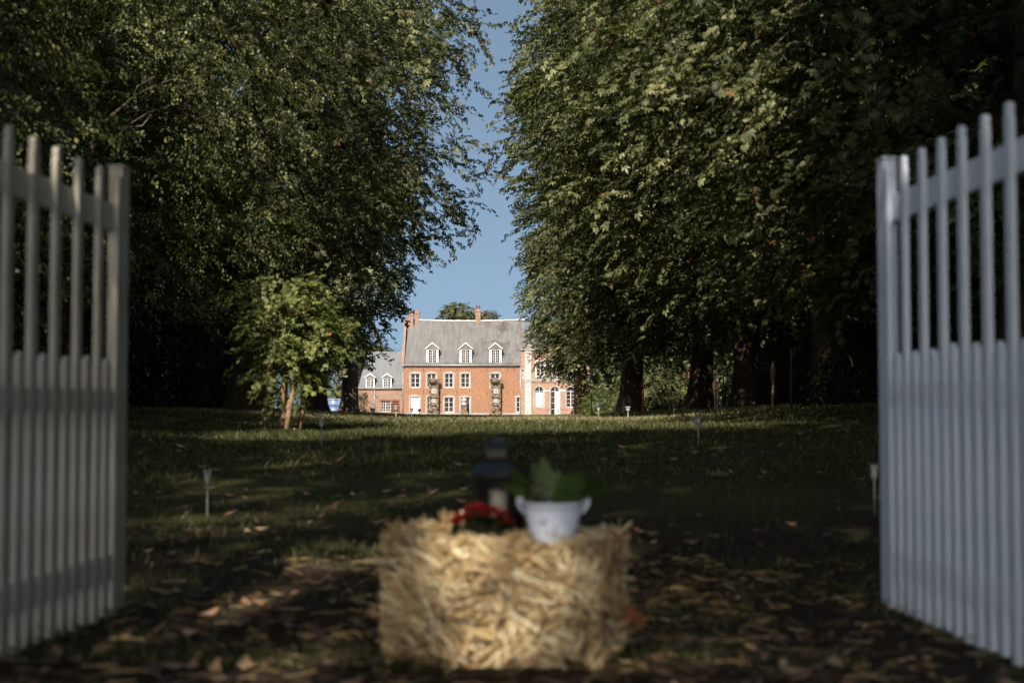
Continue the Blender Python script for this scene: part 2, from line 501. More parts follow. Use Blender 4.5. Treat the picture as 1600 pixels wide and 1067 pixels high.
def chateau():
    root = empty("manor_house", (0, HY, 0), label="long brick manor house with steep grey slate roof, three white dormers and arcaded right wing", cat="manor house")
    Y = 0.0
    x0, x1 = HX(629), HX(813.5)
    ze = HZ(571.5)
    wins_up = [(642, 655.8), (667.5, 681), (695, 708), (720.5, 733.5), (767, 780.5)]
    wins_dn = [(694.5, 708.5), (720, 734), (807, 817.5)]
    holes = []
    W = []
    for a, b in wins_up:
        h = (HX(a), HX(b), HZ(605), HZ(584)); holes.append(h); W.append((h, dict(cols=2, rows=3)))
    for a, b in wins_dn:
        h = (HX(a), HX(b), HZ(643.5), HZ(621)); holes.append(h); W.append((h, dict(cols=2, rows=3)))
    hd = (HX(641.5), HX(655.5), BASE + .05, HZ(620)); holes.append(hd); W.append((hd, dict(door=True)))
    hd2 = (HX(667.5), HX(681), BASE + .05, HZ(620)); holes.append(hd2); W.append((hd2, dict(cols=2, rows=3)))
    wb = MB()
    wall_holes(wb, x0, x1, BASE - .3, ze, holes, Y)
    D = 9.5
    # gable walls and rear
    zr = 13.55
    for xx in (x0, x1):
        vs = [(xx, Y, BASE - .3), (xx, Y + D, BASE - .3), (xx, Y + D, ze), (xx, Y + D / 2, zr + .05), (xx, Y, ze)]
        wb.add(vs, [(0, 1, 2, 3, 4)])
    wb.add([(x0, Y + D, BASE - .3), (x1, Y + D, BASE - .3), (x1, Y + D, ze), (x0, Y + D, ze)], [(3, 2, 1, 0)])
    wb.build("wall", M['brick'], root)
    for h, kw in W:
        make_window(root, *h, Y, **kw)
    # eaves band and gutter
    eb = MB()
    eb.box(x0 - .05, x1 + .02, Y - .10, Y + .0, ze - .14, ze + .02)
    eb.build("cornice", M['stone'], root)
    MB().tube([(x0 - .2, Y - .36, ze + .06), (x1 + .05, Y - .36, ze + .05)], .075, 8).build("gutter", M['zinc'], root)
    # roof, sagging ridge and bell-cast foot
    rb = MB(); n = 40
    prof = [(-.36, ze + .10), (.25, ze + .62), (1.1, ze + 1.75), (D / 2, zr)]
    rows = []
    for (py, pz) in prof:
        row = []
        for i in range(n + 1):
            t = i / n
            sag = -.16 * math.sin(math.pi * t) * (pz - ze) / (zr - ze)
            xa, xb = x0 + .28 + .25 * (pz - ze) / 7, x1 + .35 + .5 * (pz - ze) / 7
            row.append((xa + (xb - xa) * t, Y + py, pz + sag + .02 * math.sin(i * 1.9 + pz)))
        rows.append(row)
    vs = [v for r_ in rows for v in r_]
    fs = [(j * (n + 1) + i, j * (n + 1) + i + 1, (j + 1) * (n + 1) + i + 1, (j + 1) * (n + 1) + i) for j in range(len(prof) - 1) for i in range(n)]
    rb.add(vs, fs, False)
    back = [(v[0], Y + D + .3, ze) for v in rows[-1]]
    rb.add(rows[-1] + back, [(i, i + 1, n + 2 + i, n + 1 + i) for i in range(n)])
    low = [(v[0], v[1], v[2] - .12) for v in rows[0]]
    rb.add(rows[0] + low, [(i, n + 1 + i, n + 2 + i, i + 1) for i in range(n)])
    roof = rb.build("roof", M['slate'], root)
    MB().tube([(v[0], v[1] - .02, v[2] + .05) for v in rows[-1]], .12, 8).build("ridge", M['ridge'], roof)
    # left gable parapet (brick coping standing above the slates)
    gb = MB()
    gp = [(-.40, ze - .1), (-.40, ze + .3), (D / 2, zr + .25), (D + .2, ze + .3), (D + .2, ze - .1)]
    vs = [(x0 - .12, Y + a, b) for a, b in gp] + [(x0 + .24, Y + a, b) for a, b in gp]
    gb.add(vs, [(0, 1, 2, 3, 4), (9, 8, 7, 6, 5), (0, 5, 6, 1), (1, 6, 7, 2), (2, 7, 8, 3), (0, 4, 9, 5)])
    gb.build("gable_parapet", M['brick_old'], root)
    def chimney(cx, w, top, y, pots=0, dm=M['brick_old']):
        c = MB()
        c.box(cx - w / 2, cx + w / 2, y - .4, y + .4, 11.0, top - .45)
        c.box(cx - w / 2 - .08, cx + w / 2 + .08, y - .48, y + .48, top - .45, top - .22)
        c.box(cx - w / 2, cx + w / 2, y - .4, y + .4, top - .22, top)
        o = c.build("chimney", dm, root)
        for k in range(pots):
            px = cx + (k - (pots - 1) / 2) * .38
            MB().lathe([(.13, top), (.11, top + .5), (.14, top + .52), (.0, top + .52)], px, y, 10).build("chimney_pot", M['brick_old'], o)
    chimney(HX(638.6), .72, 14.6, 4.3)
    chimney(HX(648), .62, 14.95, 4.9)
    chimney(HX(745.5), .72, 15.2, 4.9, pots=2)
    # dormers
    def dormer(cxp, w, ztop, zeave, zbase, yf, mat=M['slate'], win=(11.6, 547, 566), cols=4, rows=5, par=root, deep=3.4):
        cx = HX(cxp); hw = w / K / 2
        d = MB()
        d.box(cx - hw + .03, cx + hw - .03, yf + .06, yf + deep, zbase + .1, zeave)
        o = d.build("dormer", mat, par)
        # gabled roof
        rf = MB()
        ov = hw + .14
        rf.add([(cx - ov, yf - .12, zeave - .02), (cx, yf - .12, ztop), (cx + ov, yf - .12, zeave - .02),
                (cx - ov, yf + deep, zeave - .02), (cx, yf + deep, ztop), (cx + ov, yf + deep, zeave - .02)],
               [(0, 1, 4, 3), (1, 2, 5, 4), (0, 3, 5, 2)])
        rf.build("dormer_roof", mat, o)
        wv = MB()
        wx0, wx1, wz0, wz1 = cx - win[0] / K / 2, cx + win[0] / K / 2, HZ(win[2]), HZ(win[1])
        # white front with the window opening, gable trim
        wv.box(cx - hw, wx0, yf - .02, yf + .06, zbase, zeave)
        wv.box(wx1, cx + hw, yf - .02, yf + .06, zbase, zeave)
        wv.box(wx0, wx1, yf - .02, yf + .06, zbase, wz0)
        wv.box(wx0, wx1, yf - .02, yf + .06, wz1, zeave)
        for s in (-1, 1):
            a = Vector((cx + s * ov, 0, zeave - .06)); b = Vector((cx, 0, ztop + .03))
            t = .16
            wv.prism([(a.x, a.z), (a.x, a.z + t), (b.x, b.z + .06), (b.x, b.z - t)][::s], yf - .18, yf - .10)
        wv.build("dormer_trim", M['white'], o)
        gt = MB(); gt.add([(cx - hw, yf - .03, zeave), (cx + hw, yf - .03, zeave), (cx, yf - .03, ztop - .08)], [(0, 1, 2)])
        gt.build("gable_slates", mat, o)
        mb = MB()
        for k in range(1, cols):
            xx = wx0 + (wx1 - wx0) * k / cols; ww = .045 if k == cols / 2 else .02
            mb.box(xx - ww, xx + ww, yf + .0, yf + .04, wz0, wz1)
        for k in range(1, rows):
            zz = wz0 + (wz1 - wz0) * k / rows
            mb.box(wx0, wx1, yf + .004, yf + .038, zz - .02, zz + .02)
        mb.build("window_bars", M['white'], o)
        MB().box(wx0, wx1, yf + .045, yf + .055, wz0, wz1).build("pane", M['pane'], o)
    for cxp in (675.4, 727.6, 774.2):
        dormer(cxp, 19.4, HZ(535.5), HZ(545.5), HZ(568.5), .12)
    # drain pipes and iron wall anchors
    for xx in (630, 813):
        MB().tube([(HX(xx), Y - .12, ze - .1), (HX(xx), Y - .12, BASE)], .055, 8).build("drainpipe", M['zinc'], root)
    iron = simple("iron", (.03, .025, .02), (.07, .06, .05), 5, .7)
    for xx in (662, 688, 714, 760, 793, 803):
        for z in (HZ(577), HZ(613)):
            a = MB(); a.box(HX(xx) - .03, HX(xx) + .03, Y - .05, Y, z - .3, z + .3)
            a.build("wall_anchor", iron, root)

    # ---------------- left wing (lower)
    lx0, lx1 = HX(559), HX(629) - .14
    LY = 1.2; lze = HZ(606.5)
    lh = [(HX(594), HX(609), HZ(643), HZ(626))]
    lw = MB(); wall_holes(lw, lx0, lx1, BASE - .3, lze, lh, LY)
    lzr = 9.0; LD = 8.0
    lw.add([(lx0, LY, BASE - .3), (lx0, LY + LD, BASE - .3), (lx0, LY + LD, lze), (lx0, LY + LD / 2, lzr), (lx0, LY, lze)], [(0, 1, 2, 3, 4)])
    lw.build("left_wing_wall", M['brick_old'], root)
    make_window(root, *lh[0], LY, cols=4, rows=4, surround=0)
    MB().box(HX(592), HX(624), LY - .09, LY + .02, HZ(626), HZ(624)).build("lintel", simple("rusty_iron", (.12, .05, .03), (.26, .11, .06), 4, .8), root)
    sh = MB()
    for k in range(5):
        z = HZ(641) + k * .32
        sh.box(HX(611), HX(622), LY - .28, LY - .02, z, z + .05)
    sh.box(HX(611) - .06, HX(611), LY - .3, LY - .02, BASE, HZ(628)).box(HX(622), HX(622) + .06, LY - .3, LY - .02, BASE, HZ(628))
    sh.build("shelf_rack", simple("red_brown_wood", (.18, .07, .04), (.32, .14, .08), 6, .8), root)
    lr = MB()
    n = 14
    prof = [(-.3, lze + .02), (.3, lze + .55), (LD / 2, lzr)]
    vs = []
    for py, pz in prof:
        for i in range(n + 1):
            t = i / n
            vs.append((lx0 - .1 + .9 * (pz - lze) / 5 + (lx1 - lx0 + .1 - .9 * (pz - lze) / 5) * t, LY + py, pz + .02 * math.sin(i * 2.1)))
    lr.add(vs, [(j * (n + 1) + i, j * (n + 1) + i + 1, (j + 1) * (n + 1) + i + 1, (j + 1) * (n + 1) + i) for j in range(2) for i in range(n)])
    lr.add([(lx0 - .1, LY - .3, lze + .02), (lx0 + .8, LY + LD / 2, lzr), (lx0 - .1, LY + LD + .3, lze)], [(0, 1, 2)])
    lr.build("left_wing_roof", M['slate_blue'], root)
    for cxp in (577.3, 604):
        dormer(cxp, 14.2, HZ(583.5), HZ(590), HZ(608.5), LY - .12, mat=M['slate_blue'], win=(9.6, 591.5, 607.5), cols=4, rows=4, deep=2.6)
    MB().tube([(HX(584.3), LY - .1, lze), (HX(584.3), LY - .1, BASE)], .05, 8).build("drainpipe", M['zinc'], root)
    MB().tube([(lx0, LY - .33, lze - .02), (lx1, LY - .33, lze - .02)], .06, 8).build("gutter", M['zinc'], root)

    # ---------------- right wing with arcade
    rx0, rx1 = HX(813.7), HX(921)
    RY = -.55; rze = HZ(547)
    rh = [(HX(814.6), HX(819.0), HZ(590.5), HZ(578))]
    arches = [(842.5, 7.3, 636), (867, 7.2, 645), (891.5, 7.2, 636), (912.5, 5.6, 636)]
    ah = []
    for cx, hw, bot in arches:
        a, b = HX(cx - hw), HX(cx + hw)
        zs = HZ(604) - (b - a) / 2
        ah.append((a, b, HZ(bot) if bot < 640 else BASE + .05, zs))
    up = [(HX(838), HX(850), HZ(588), HZ(565)), (HX(863), HX(875), HZ(588), HZ(565)), (HX(887), HX(899), HZ(588), HZ(565))]
    rw = MB()
    allh = rh + up + [(a, b, c, d + (b - a) / 2) for a, b, c, d in ah]
    wall_holes(rw, rx0, rx1, BASE - .3, rze, allh, RY)
    for a, b, c, d in ah:     # spandrels filling the corners above each arch
        cx = (a + b) / 2; r = (b - a) / 2; nn = 10
        for s in (-1, 1):
            arc = [(cx + s * r * math.cos(math.pi / 2 * k / nn), RY, d + r * math.sin(math.pi / 2 * k / nn)) for k in range(nn + 1)]
            rw.add([(cx + s * r, RY, d + r)] + arc, [tuple(range(nn + 2)) if s < 0 else tuple(range(nn + 1, -1, -1))])
    rw.add([(rx0, RY, BASE), (rx0, 8, BASE), (rx0, 8, rze), (rx0, RY, rze)], [(0, 1, 2, 3)])
    rw.add([(rx1, RY, BASE), (rx1, RY, rze), (rx1, 8, rze), (rx1, 8, BASE)], [(0, 1, 2, 3)])
    rw.build("right_wing_wall", M['brick_pink'], root)
    make_window(root, *rh[0], RY, cols=2, rows=3, surround=.16, rise=.02, fw=.05)
    for h in up: make_window(root, *h, RY, cols=2, rows=4, surround=.2, rise=.02, smat=M['white'])
    for i, (a, b, c, d) in enumerate(ah):
        w = make_window(root, a, b, c, d, RY, cols=2, rows=4, surround=.15, arch=True, smat=M['stone'])
        # fanlight
        cx = (a + b) / 2; r = (b - a) / 2
        fb = MB(); nn = 12
        ptso = [(cx - r * math.cos(math.pi * k / nn), d + r * math.sin(math.pi * k / nn)) for k in range(nn + 1)]
        ptsi = [(cx - (r - .1) * math.cos(math.pi * k / nn), d + (r - .1) * math.sin(math.pi * k / nn)) for k in range(nn + 1)]
        for k in range(nn): fb.prism([ptsi[k], ptso[k], ptso[k + 1], ptsi[k + 1]], RY + .16, RY + .23)
        fb.box(cx - .03, cx + .03, RY + .165, RY + .22, d, d + r - .1)
        fb.build("fanlight", M['white'], w)
        MB().prism(ptso[::-1], RY + .235, RY + .245).build("pane", M['pane'], w)
        if i == 0:      # closed white shutters
            s = MB()
            for k in range(9):
                z = c + .15 + k * (d - c - .3) / 9
                s.box(a + .12, (a + b) / 2 - .04, RY + .13, RY + .155, z, z + (d - c - .3) / 9 - .05)
                s.box((a + b) / 2 + .04, b - .12, RY + .13, RY + .155, z, z + (d - c - .3) / 9 - .05)
            s.build("shutter", M['white'], w)
        if i == 1:
            s = MB(); s.box((a + b) / 2 + .02, b - .1, RY + .10, RY + .155, c, d - .1); s.build("door_leaf", M['white'], w)
    tr = MB()
    tr.box(rx0 + .45, rx1 + .05, RY - .16, RY, HZ(597), HZ(594.5)); tr.box(rx0 + .45, rx1 + .1, RY - .26, RY, HZ(594.5), HZ(592.5))
    tr.box(rx0 - .05, rx1 + .12, RY - .3, RY, rze - .05, rze + .16)
    tr.build("cornice", M['stone'], root)
    pb = MB()
    pb.box(HX(819.8), HX(830.2), RY - .14, RY, BASE, rze - .05); pb.box(HX(819.2), HX(830.8), RY - .2, RY, HZ(597), HZ(594.5) + .05)
    pb.build("corner_pilaster", simple("limewashed_stone", (.33, .325, .32), (.43, .43, .43), 1.6, .8), root)
    for cx in (854.7, 879.2, 902.5):
        b_ = MB(); b_.box(HX(cx - 3.2), HX(cx + 3.2), RY - .08, RY, HZ(640), HZ(611))
        b_.build("brick_panel", M['brick_pink'], root)
        c_ = MB(); c_.box(HX(cx - 4.5), HX(cx + 4.5), RY - .1, RY, HZ(611), HZ(609.5)); c_.build("impost", M['white'], root)
    terra = simple("terracotta", (.3, .12, .07), (.42, .2, .12), 5, .8)
    for (ox, oy) in ((822.6, 553), (825.2, 553), (827.6, 553), (824, 559), (826.4, 559), (825, 563.5)):
        z = HZ(oy)
        MB().lathe([(.0, z), (.09, z + .03), (.11, z + .12), (.05, z + .2), (.0, z + .22)], HX(ox), RY - .17, 8).build("pilaster_ornament", terra, root)
    rr = MB()
    rr.add([(rx0 - .1, RY - .3, rze + .16), (rx1 + .1, RY - .3, rze + .16), (rx1 - 1.2, 3.5, rze + 4.2), (rx0 + 1.2, 3.5, rze + 4.2),
            (rx0 - .1, 8.3, rze + .16), (rx1 + .1, 8.3, rze + .16)], [(0, 1, 2, 3), (0, 3, 4), (1, 5, 2), (3, 2, 5, 4)])
    rr.build("right_wing_roof", M['slate_blue'], root)
    fn = MB(); cx = HX(825)
    fn.box(cx - .5, cx + .5, RY - .2, RY + .6, rze + .16, rze + 1.0)
    fn.lathe([(.52, rze + 1.0), (.36, rze + 1.35), (.2, rze + 1.5), (.3, rze + 1.9), (.34, rze + 2.2), (.12, rze + 2.5), (.16, rze + 2.75), (0, rze + 3.1)], cx, RY + .2, 12)
    fn.build("finial", M['stone'], root)
    # plinth
    MB().box(x0 - .02, x1, Y - .06, Y, BASE, BASE + .32).build("plinth", M['stone'], root).location.z = 0
    return root
chateau()

# stone niches standing before the wall
def niche():
    root = empty("stone_niche", (0, 0, 0))
    b = MB()
    rr = random.Random(5)
    # rocky foot, narrowing
    for k in range(22):
        a = rr.random() * 6.28; r = rr.random() * .75; z = rr.random() * .9
        s = .25 + rr.random() * .28
        b.lathe([(0, -s * .7 + z), (s * .8, -s * .3 + z), (s, z + .1), (s * .6, z + s * .6), (0, z + s * .75)], math.cos(a) * r * (1 - z * .35), math.sin(a) * r * .4, 7, smooth=False)
    b.build("rocky_foot", M['stone_dark'], root)
    s = MB()
    for sx in (-1, 1):
        s.box(sx * .55 - .13, sx * .55 + .13, -.25, .3, .9, 4.6)
        s.box(sx * .55 - .18, sx * .55 + .18, -.32, .3, 2.55, 2.75)
    s.box(-.45, .45, .12, .3, .9, 4.6)
    s.build("frame", M['stone_dark'], root)
    def niche_panel(z0, z1):
        p = MB(); n = 10; w = .40
        pts = [(-w, z0), (w, z0)] + [(w * math.cos(math.pi * k / n), z1 + w * .7 * math.sin(math.pi * k / n)) for k in range(n + 1)]
        p.prism(pts, .02, .12)
        p.build("pale_panel", M['stone'], root)
    niche_panel(3.05, 3.55); niche_panel(1.75, 2.1)
    for bx_ in ((-.44, .44, -.12, .12, 2.5, 2.95), (-.44, .44, -.1, .12, 1.35, 1.68), (-.5, .5, -.2, .12, 1.0, 1.2)):
        MB().box(*bx_).build("carved_band", M['stone_dark'], root)
    c = MB()
    c.box(-.78, .78, -.42, .3, 4.6, 4.74); c.box(-.9, .9, -.5, .3, 4.74, 4.86)
    c.lathe([(.62, 4.86), (.5, 5.1), (.3, 5.25), (0, 5.35)], 0, -.05, 12, sy=.5)
    for sx in (-1, 1): c.lathe([(.14, 4.86), (.1, 4.98), (.17, 5.12), (0, 5.3)], sx * .72, -.2, 8)
    c.build("cap", M['stone_dark'], root)
    return root
ni = niche()
ni.location = (HX(678.2), HY - .75, BASE)
tag(ni, "tall weathered stone niche before the wall beside the white door", "stone niche", "stone niches against the facade")
n2_ = copy_tree(ni); n2_.location = (HX(774.8), HY - .75, BASE)
n2_["label"] = "tall weathered stone niche before the wall under the rightmost upper window of the main block"
def urn():
    root = empty("stone_urn", (HX(725.5), HY - .8, BASE), label="short pale stone statue on a pedestal before a ground floor window of the manor", cat="statue")
    b = MB(); b.box(-.55, .55, -.4, .4, 0, .5); b.box(-.42, .42, -.3, .3, .5, 1.15); b.box(-.5, .5, -.38, .38, 1.15, 1.3)
    b.build("pedestal", M['stone_dark'], root)
    MB().lathe([(.2, 1.3), (.46, 1.42), (.5, 1.6), (.3, 1.78), (.22, 1.86), (.42, 1.98), (.46, 2.2), (.3, 2.38), (.14, 2.44), (.2, 2.6), (0, 2.75)], 0, 0, 14).build("figure", M['stone'], root)
urn()

# ------------------------------------------------------------------ foliage engine
def leaf_quads(nl, L, W, rs):
    """one palmate leaf: nl leaflets, each one folded quad. returns (nl*4,3)"""
    q = []
    span = 105 if nl > 3 else 60
    for k in range(nl):
        a = R(-span + 2 * span * k / (nl - 1)) if nl > 1 else 0
        l = L * (1 - .38 * abs(a) / R(105)) * rs.uniform(.85, 1.1)
        w = W * (1 - .25 * abs(a) / R(105))
        dx, dy = math.sin(a), math.cos(a)
        droop = rs.uniform(.25, .75)
        base = (0, 0, 0)
        s1 = (dx * l * .62 + dy * w / 2, dy * l * .62 - dx * w / 2, -droop * l * .22 + .10 * w)
        tip = (dx * l, dy * l, -droop * l * .75)
        s2 = (dx * l * .62 - dy * w / 2, dy * l * .62 + dx * w / 2, -droop * l * .22 + .10 * w)
        q += [base, s1, tip, s2]
    return np.array(q)

def rot(yaw, pitch, roll):
    cy, sy, cp, sp, cr, sr = math.cos(yaw), math.sin(yaw), math.cos(pitch), math.sin(pitch), math.cos(roll), math.sin(roll)
    Rz = np.array([[cy, -sy, 0], [sy, cy, 0], [0, 0, 1]]); Rx = np.array([[1, 0, 0], [0, cp, -sp], [0, sp, cp]]); Ry = np.array([[cr, 0, sr], [0, 1, 0], [-sr, 0, cr]])
    return Rz @ Rx @ Ry

def spray_template(seed, nleaves, nl, L, W, S, palmate=True):
    rs = random.Random(seed)
    out = []
    for i in range(nleaves):
        t = (i + .5) / nleaves
        side = -1 if i % 2 else 1
        lf = leaf_quads(nl if palmate else 1, L * rs.uniform(.75, 1.15), W, rs)
        yaw = side * rs.uniform(.25, 1.3) * (1.1 - .6 * t)
        Rm = rot(yaw, rs.uniform(-.75, .05), rs.uniform(-.38, .38))
        lf = lf @ Rm.T
        c = np.array([side * rs.uniform(.02, .22) * S, t * S, -.28 * S * t * t + rs.uniform(-.07, .09) * S])
        out.append(lf + c)
    return np.concatenate(out)      # (nleaves*nl*4,3)

SPR = {}
def sprays(kind):
    if kind not in SPR:
        n, nl, L, W, S, pal = {
            'near': (13, 7, .112, .038, .74, True),
            'mid': (12, 5, .135, .060, .85, True),
            'far': (9, 3, .24, .15, 1.1, True),
            'small': (22, 1, .062, .042, .50, False),
            'smallfar': (14, 1, .17, .11, .9, False),
            'shrub': (15, 5, .095, .05, .6, True),
        }[kind]
        SPR[kind] = [spray_template(hash(kind) % 1 + 100 + s, n, nl, L, W, S, pal) for s in range(7)]
        SPR[kind + '_n'] = (n, nl if pal else 1)
    return SPR[kind], SPR[kind + '_n']

def place_sprays(kind, pos, yaw, pitch, scale, rg):
    tp, (n, nl) = sprays(kind)
    which = rg.integers(0, len(tp), len(pos))
    V = []; T = []
    for k in range(len(tp)):
        m = which == k
        c = int(m.sum())
        if not c: continue
        t = tp[k].astype(np.float32)
        yw, pt, sc = yaw[m], pitch[m], scale[m]
        rl = rg.uniform(-.35, .35, c)
        cr, sr = np.cos(rl)[:, None], np.sin(rl)[:, None]
        x = t[None, :, 0] * cr + t[None, :, 2] * sr
        z = -t[None, :, 0] * sr + t[None, :, 2] * cr
        y = np.repeat(t[None, :, 1], c, 0)
        cp, sp = np.cos(pt)[:, None], np.sin(pt)[:, None]
        y, z = y * cp - z * sp, y * sp + z * cp
        cy, sy = np.cos(yw)[:, None], np.sin(yw)[:, None]
        x, y = x * cy - y * sy, x * sy + y * cy
        s = sc[:, None]
        v = np.stack([x * s + pos[m, 0:1], y * s + pos[m, 1:2], z * s + pos[m, 2:3]], 2)
        V.append(v.reshape(-1, 3).astype(np.float32))
        base = rg.uniform(0, .6, c)
        lt = np.clip(base[:, None] + rg.uniform(0, .4, (c, n)), 0, .94)
        odd = rg.random((c, n)) < .006
        lt[odd] = 1.0
        T.append(np.repeat(lt, nl, axis=1).ravel())
    return np.concatenate(V), np.concatenate(T)

def edge_fn(tab):
    ys = np.array([t[0] for t in tab], float); xs = np.array([t[1] for t in tab], float)
    def f(Z, Y):      # X limit of a tree standing at distance Y, as a function of height
        yi = 635 - (Z - 1) * F / Y
        return (np.interp(yi, ys, xs) - 800) / F * Y
    return f
LEFT_NEAR = edge_fn([(-400, 480), (-100, 680), (-30, 780), (0, 785), (60, 770), (100, 742), (150, 735), (200, 728), (250, 748), (300, 764), (342, 768), (350, 735), (356, 640), (400, 600), (560, 520), (640, 480)])
LEFT_MID = edge_fn([(-400, 500), (-100, 640), (0, 720), (150, 680), (260, 640), (330, 632), (365, 662), (382, 680), (392, 645), (440, 642), (470, 630), (500, 618), (530, 600), (560, 578), (600, 560), (640, 545)])
RIGHT = edge_fn([(-400, 1120), (-120, 900), (-50, 840), (0, 832), (50, 822), (90, 795), (130, 785), (180, 773), (230, 775), (280, 782), (320, 795), (350, 812), (380, 812), (420, 818), (470, 822), (520, 826), (560, 836), (580, 850), (596, 885), (605, 900), (640, 905)])

def crown_points(rg, n, c, top, bot, rad, shell=.55, lump=.28, seed=0., prof=.42):
    """points in a lumpy crown. c=(x,y) axis, returns pos and outward yaw"""
    t = rg.random(n) ** .85
    z = bot + (top - bot) * t
    # radius profile over height: quick swell from the bottom, rounded top
    pr = np.where(t < prof, .62 + .38 * np.sin(np.pi / 2 * t / prof), np.sqrt(np.clip(1 - ((t - prof) / (1 - prof)) ** 2, 0, 1)) ** .9)
    a = rg.uniform(0, 2 * np.pi, n)
    d = np.stack([np.cos(a) * 2.2, np.sin(a) * 2.2, z * .42], 1)
    l = 1 + lump * n3(d + seed, 1.35)
    rf = 1 - (1 - shell) * rg.random(n) ** 1.6
    r = rad * pr * l * rf
    p = np.stack([c[0] + np.cos(a) * r, c[1] + np.sin(a) * r, z + .25 * n3(d * 2 + seed)], 1)
    return p, a, rf

def limb_mesh(mb, a, b, r0, r1, seed, droop=.0, n=7):
    rr = random.Random(seed)
    a, b = Vector(a), Vector(b)
    L = (b - a).length
    pts = []; rad = []
    for i in range(n + 1):
        t = i / n
        p = a.lerp(b, t)
        p.z += math.sin(math.pi * t) * L * .14 - droop * L * t * t
        if 0 < i < n: p += Vector((rr.uniform(-1, 1), rr.uniform(-1, 1), rr.uniform(-1, 1))) * L * .03
        pts.append(p); rad.append(r0 + (r1 - r0) * t)
    mb.tube(pts, rad, 7, wob=.12, seed=seed)
    return pts

def make_tree(name, x, y, dia, top, bot, rad, label, cat="tree", kind='mid', n=2600, off=(0, 0), xlim=None, side=0, seed=1, cull=.95,
              group=None, mat='chestnut', bark='bark', inner=900, shell=.6, trunk_top=None, drop=None, lump=.28, at=None, limbs=9, thin=0, limb_len=1.0, nf=.8):
    rg = np.random.default_rng(seed)
    g = gz(x, y)
    root = empty(name, (x, y, g), label=label, cat=cat, group=group)
    # ---- trunk with root flare, bark ridges
    tt = trunk_top or (bot + (top - bot) * .5)
    mb = MB()
    nseg, nr = 16, 22
    rr = random.Random(seed)
    ph = [rr.uniform(0, 6.28) for _ in range(4)]
    vs = []
    hts = [-.3, 0, .15, .35, .6, 1.0, 1.6, 2.3, 3.1, 4.0, 5.0] + [5.0 + (tt - 5.0) * k / 5 for k in range(1, 6)] if tt > 6 else [-.3, 0, .15, .35, .6, 1.0] + [1 + (tt - 1) * k / 6 for k in range(1, 7)]
    for z in hts:
        f = 1 + .48 * math.exp(-max(z, 0) * 2.6)
        base = dia / 2 * f * (1 - .55 * max(0, z) / max(tt, 1))
        cx = .12 * math.sin(z * .5 + ph[0]) * dia; cy = .12 * math.cos(z * .4 + ph[1]) * dia
        for k in range(nr):
            a = 2 * math.pi * k / nr
            w = 1 + .10 * math.sin(5 * a + ph[2] + z * .2) * (.4 + math.exp(-max(z, 0))) + .045 * math.sin(11 * a + ph[3] + z * .5) + rr.uniform(-.03, .03)
            vs.append((cx + math.cos(a) * base * w, cy + math.sin(a) * base * w, z))
    fs = [(i * nr + k, i * nr + (k + 1) % nr, (i + 1) * nr + (k + 1) % nr, (i + 1) * nr + k) for i in range(len(hts) - 1) for k in range(nr)]
    mb.add(vs, fs, True)
    for k in range(limbs):
        a = rr.uniform(0, 6.28); zb = min(tt * .95, bot + (tt - bot) * (.1 + .9 * rr.random()))
        zb = max(zb, 2.2 if top > 8 else .5)
        L = rad * rr.uniform(.55, .8) * limb_len
        ex = off[0] + math.cos(a) * L; ey = off[1] + math.sin(a) * L
        if xlim is not None:
            lim = float(xlim(np.array([zb + 1.5]), y)[0]) - x
            ex = min(ex, lim - .9) if side < 0 else max(ex, lim + .9)
        pts = limb_mesh(mb, (0, 0, zb - .3), (ex, ey, zb + rr.uniform(.3, 3.0)), dia * .16, dia * .04, seed * 31 + k)
        for j in range(3):
            s = pts[rr.randint(2, 5)]
            e = s + Vector((rr.uniform(-1, 1), rr.uniform(-1, 1), rr.uniform(-.5, .9))) * rad * .3
            limb_mesh(mb, s, e, dia * .055, dia * .015, seed * 77 + k * 5 + j, droop=.1, n=4)
    mb.build("trunk", M[bark], root)
    # ---- crown
    c = (off[0], off[1])
    n = int(n * (1.75 if kind in ('near', 'mid') else 1.3))
    p, a, rf = crown_points(rg, n, c, top, bot, rad, shell, lump, seed * 3.7)
    w = p + np.array([x, y, g])
    nz = n3(w, nf) + .45 * n3(w, 2.3)
    keep = nz > (rg.random(n) * 1.4 - 1.0) * cull - cull * .35
    if drop is not None: keep &= ~drop(w)
    if xlim is not None:
        ragged = .45 * n3(w, 1.9) * (y / 45 + .3) * .6 + .12
        lim = xlim(w[:, 2], y)
        dist = (lim - w[:, 0]) if side < 0 else (w[:, 0] - lim)
        keep &= dist > .25 + ragged
        if thin: keep &= rg.random(len(w)) < .28 + .72 * np.clip(dist / thin, 0, 1) ** 1.3
    p, a = p[keep], a[keep]
    pi_, ai, _ = crown_points(rg, inner, c, top * .96, bot + .6, rad * .72, .25, lump, seed * 3.7)
    if xlim is not None:
        wi = pi_ + np.array([x, y, g]); lim = xlim(wi[:, 2], y)
        k2 = (wi[:, 0] < lim - 1.1 - thin * .7) if side < 0 else (wi[:, 0] > lim + 1.1)
        pi_, ai = pi_[k2], ai[k2]
    P_ = np.concatenate([p, pi_]); A_ = np.concatenate([a, ai])
    m_ = len(P_)
    yaw = A_ - np.pi / 2 + rg.normal(0, .6, m_)
    pitch = rg.normal(-.28, .33, m_)
    sc = rg.uniform(.8, 1.25, m_)
    sc[len(p):] *= 1.2
    V, T = place_sprays(kind, P_, yaw, pitch, sc, rg)
    np_mesh("crown", V, 4, M[mat], root, T)
    return root

GR = "horse chestnut trees in the right hand row of the avenue"
GL = "horse chestnut trees in the left hand row of the avenue"
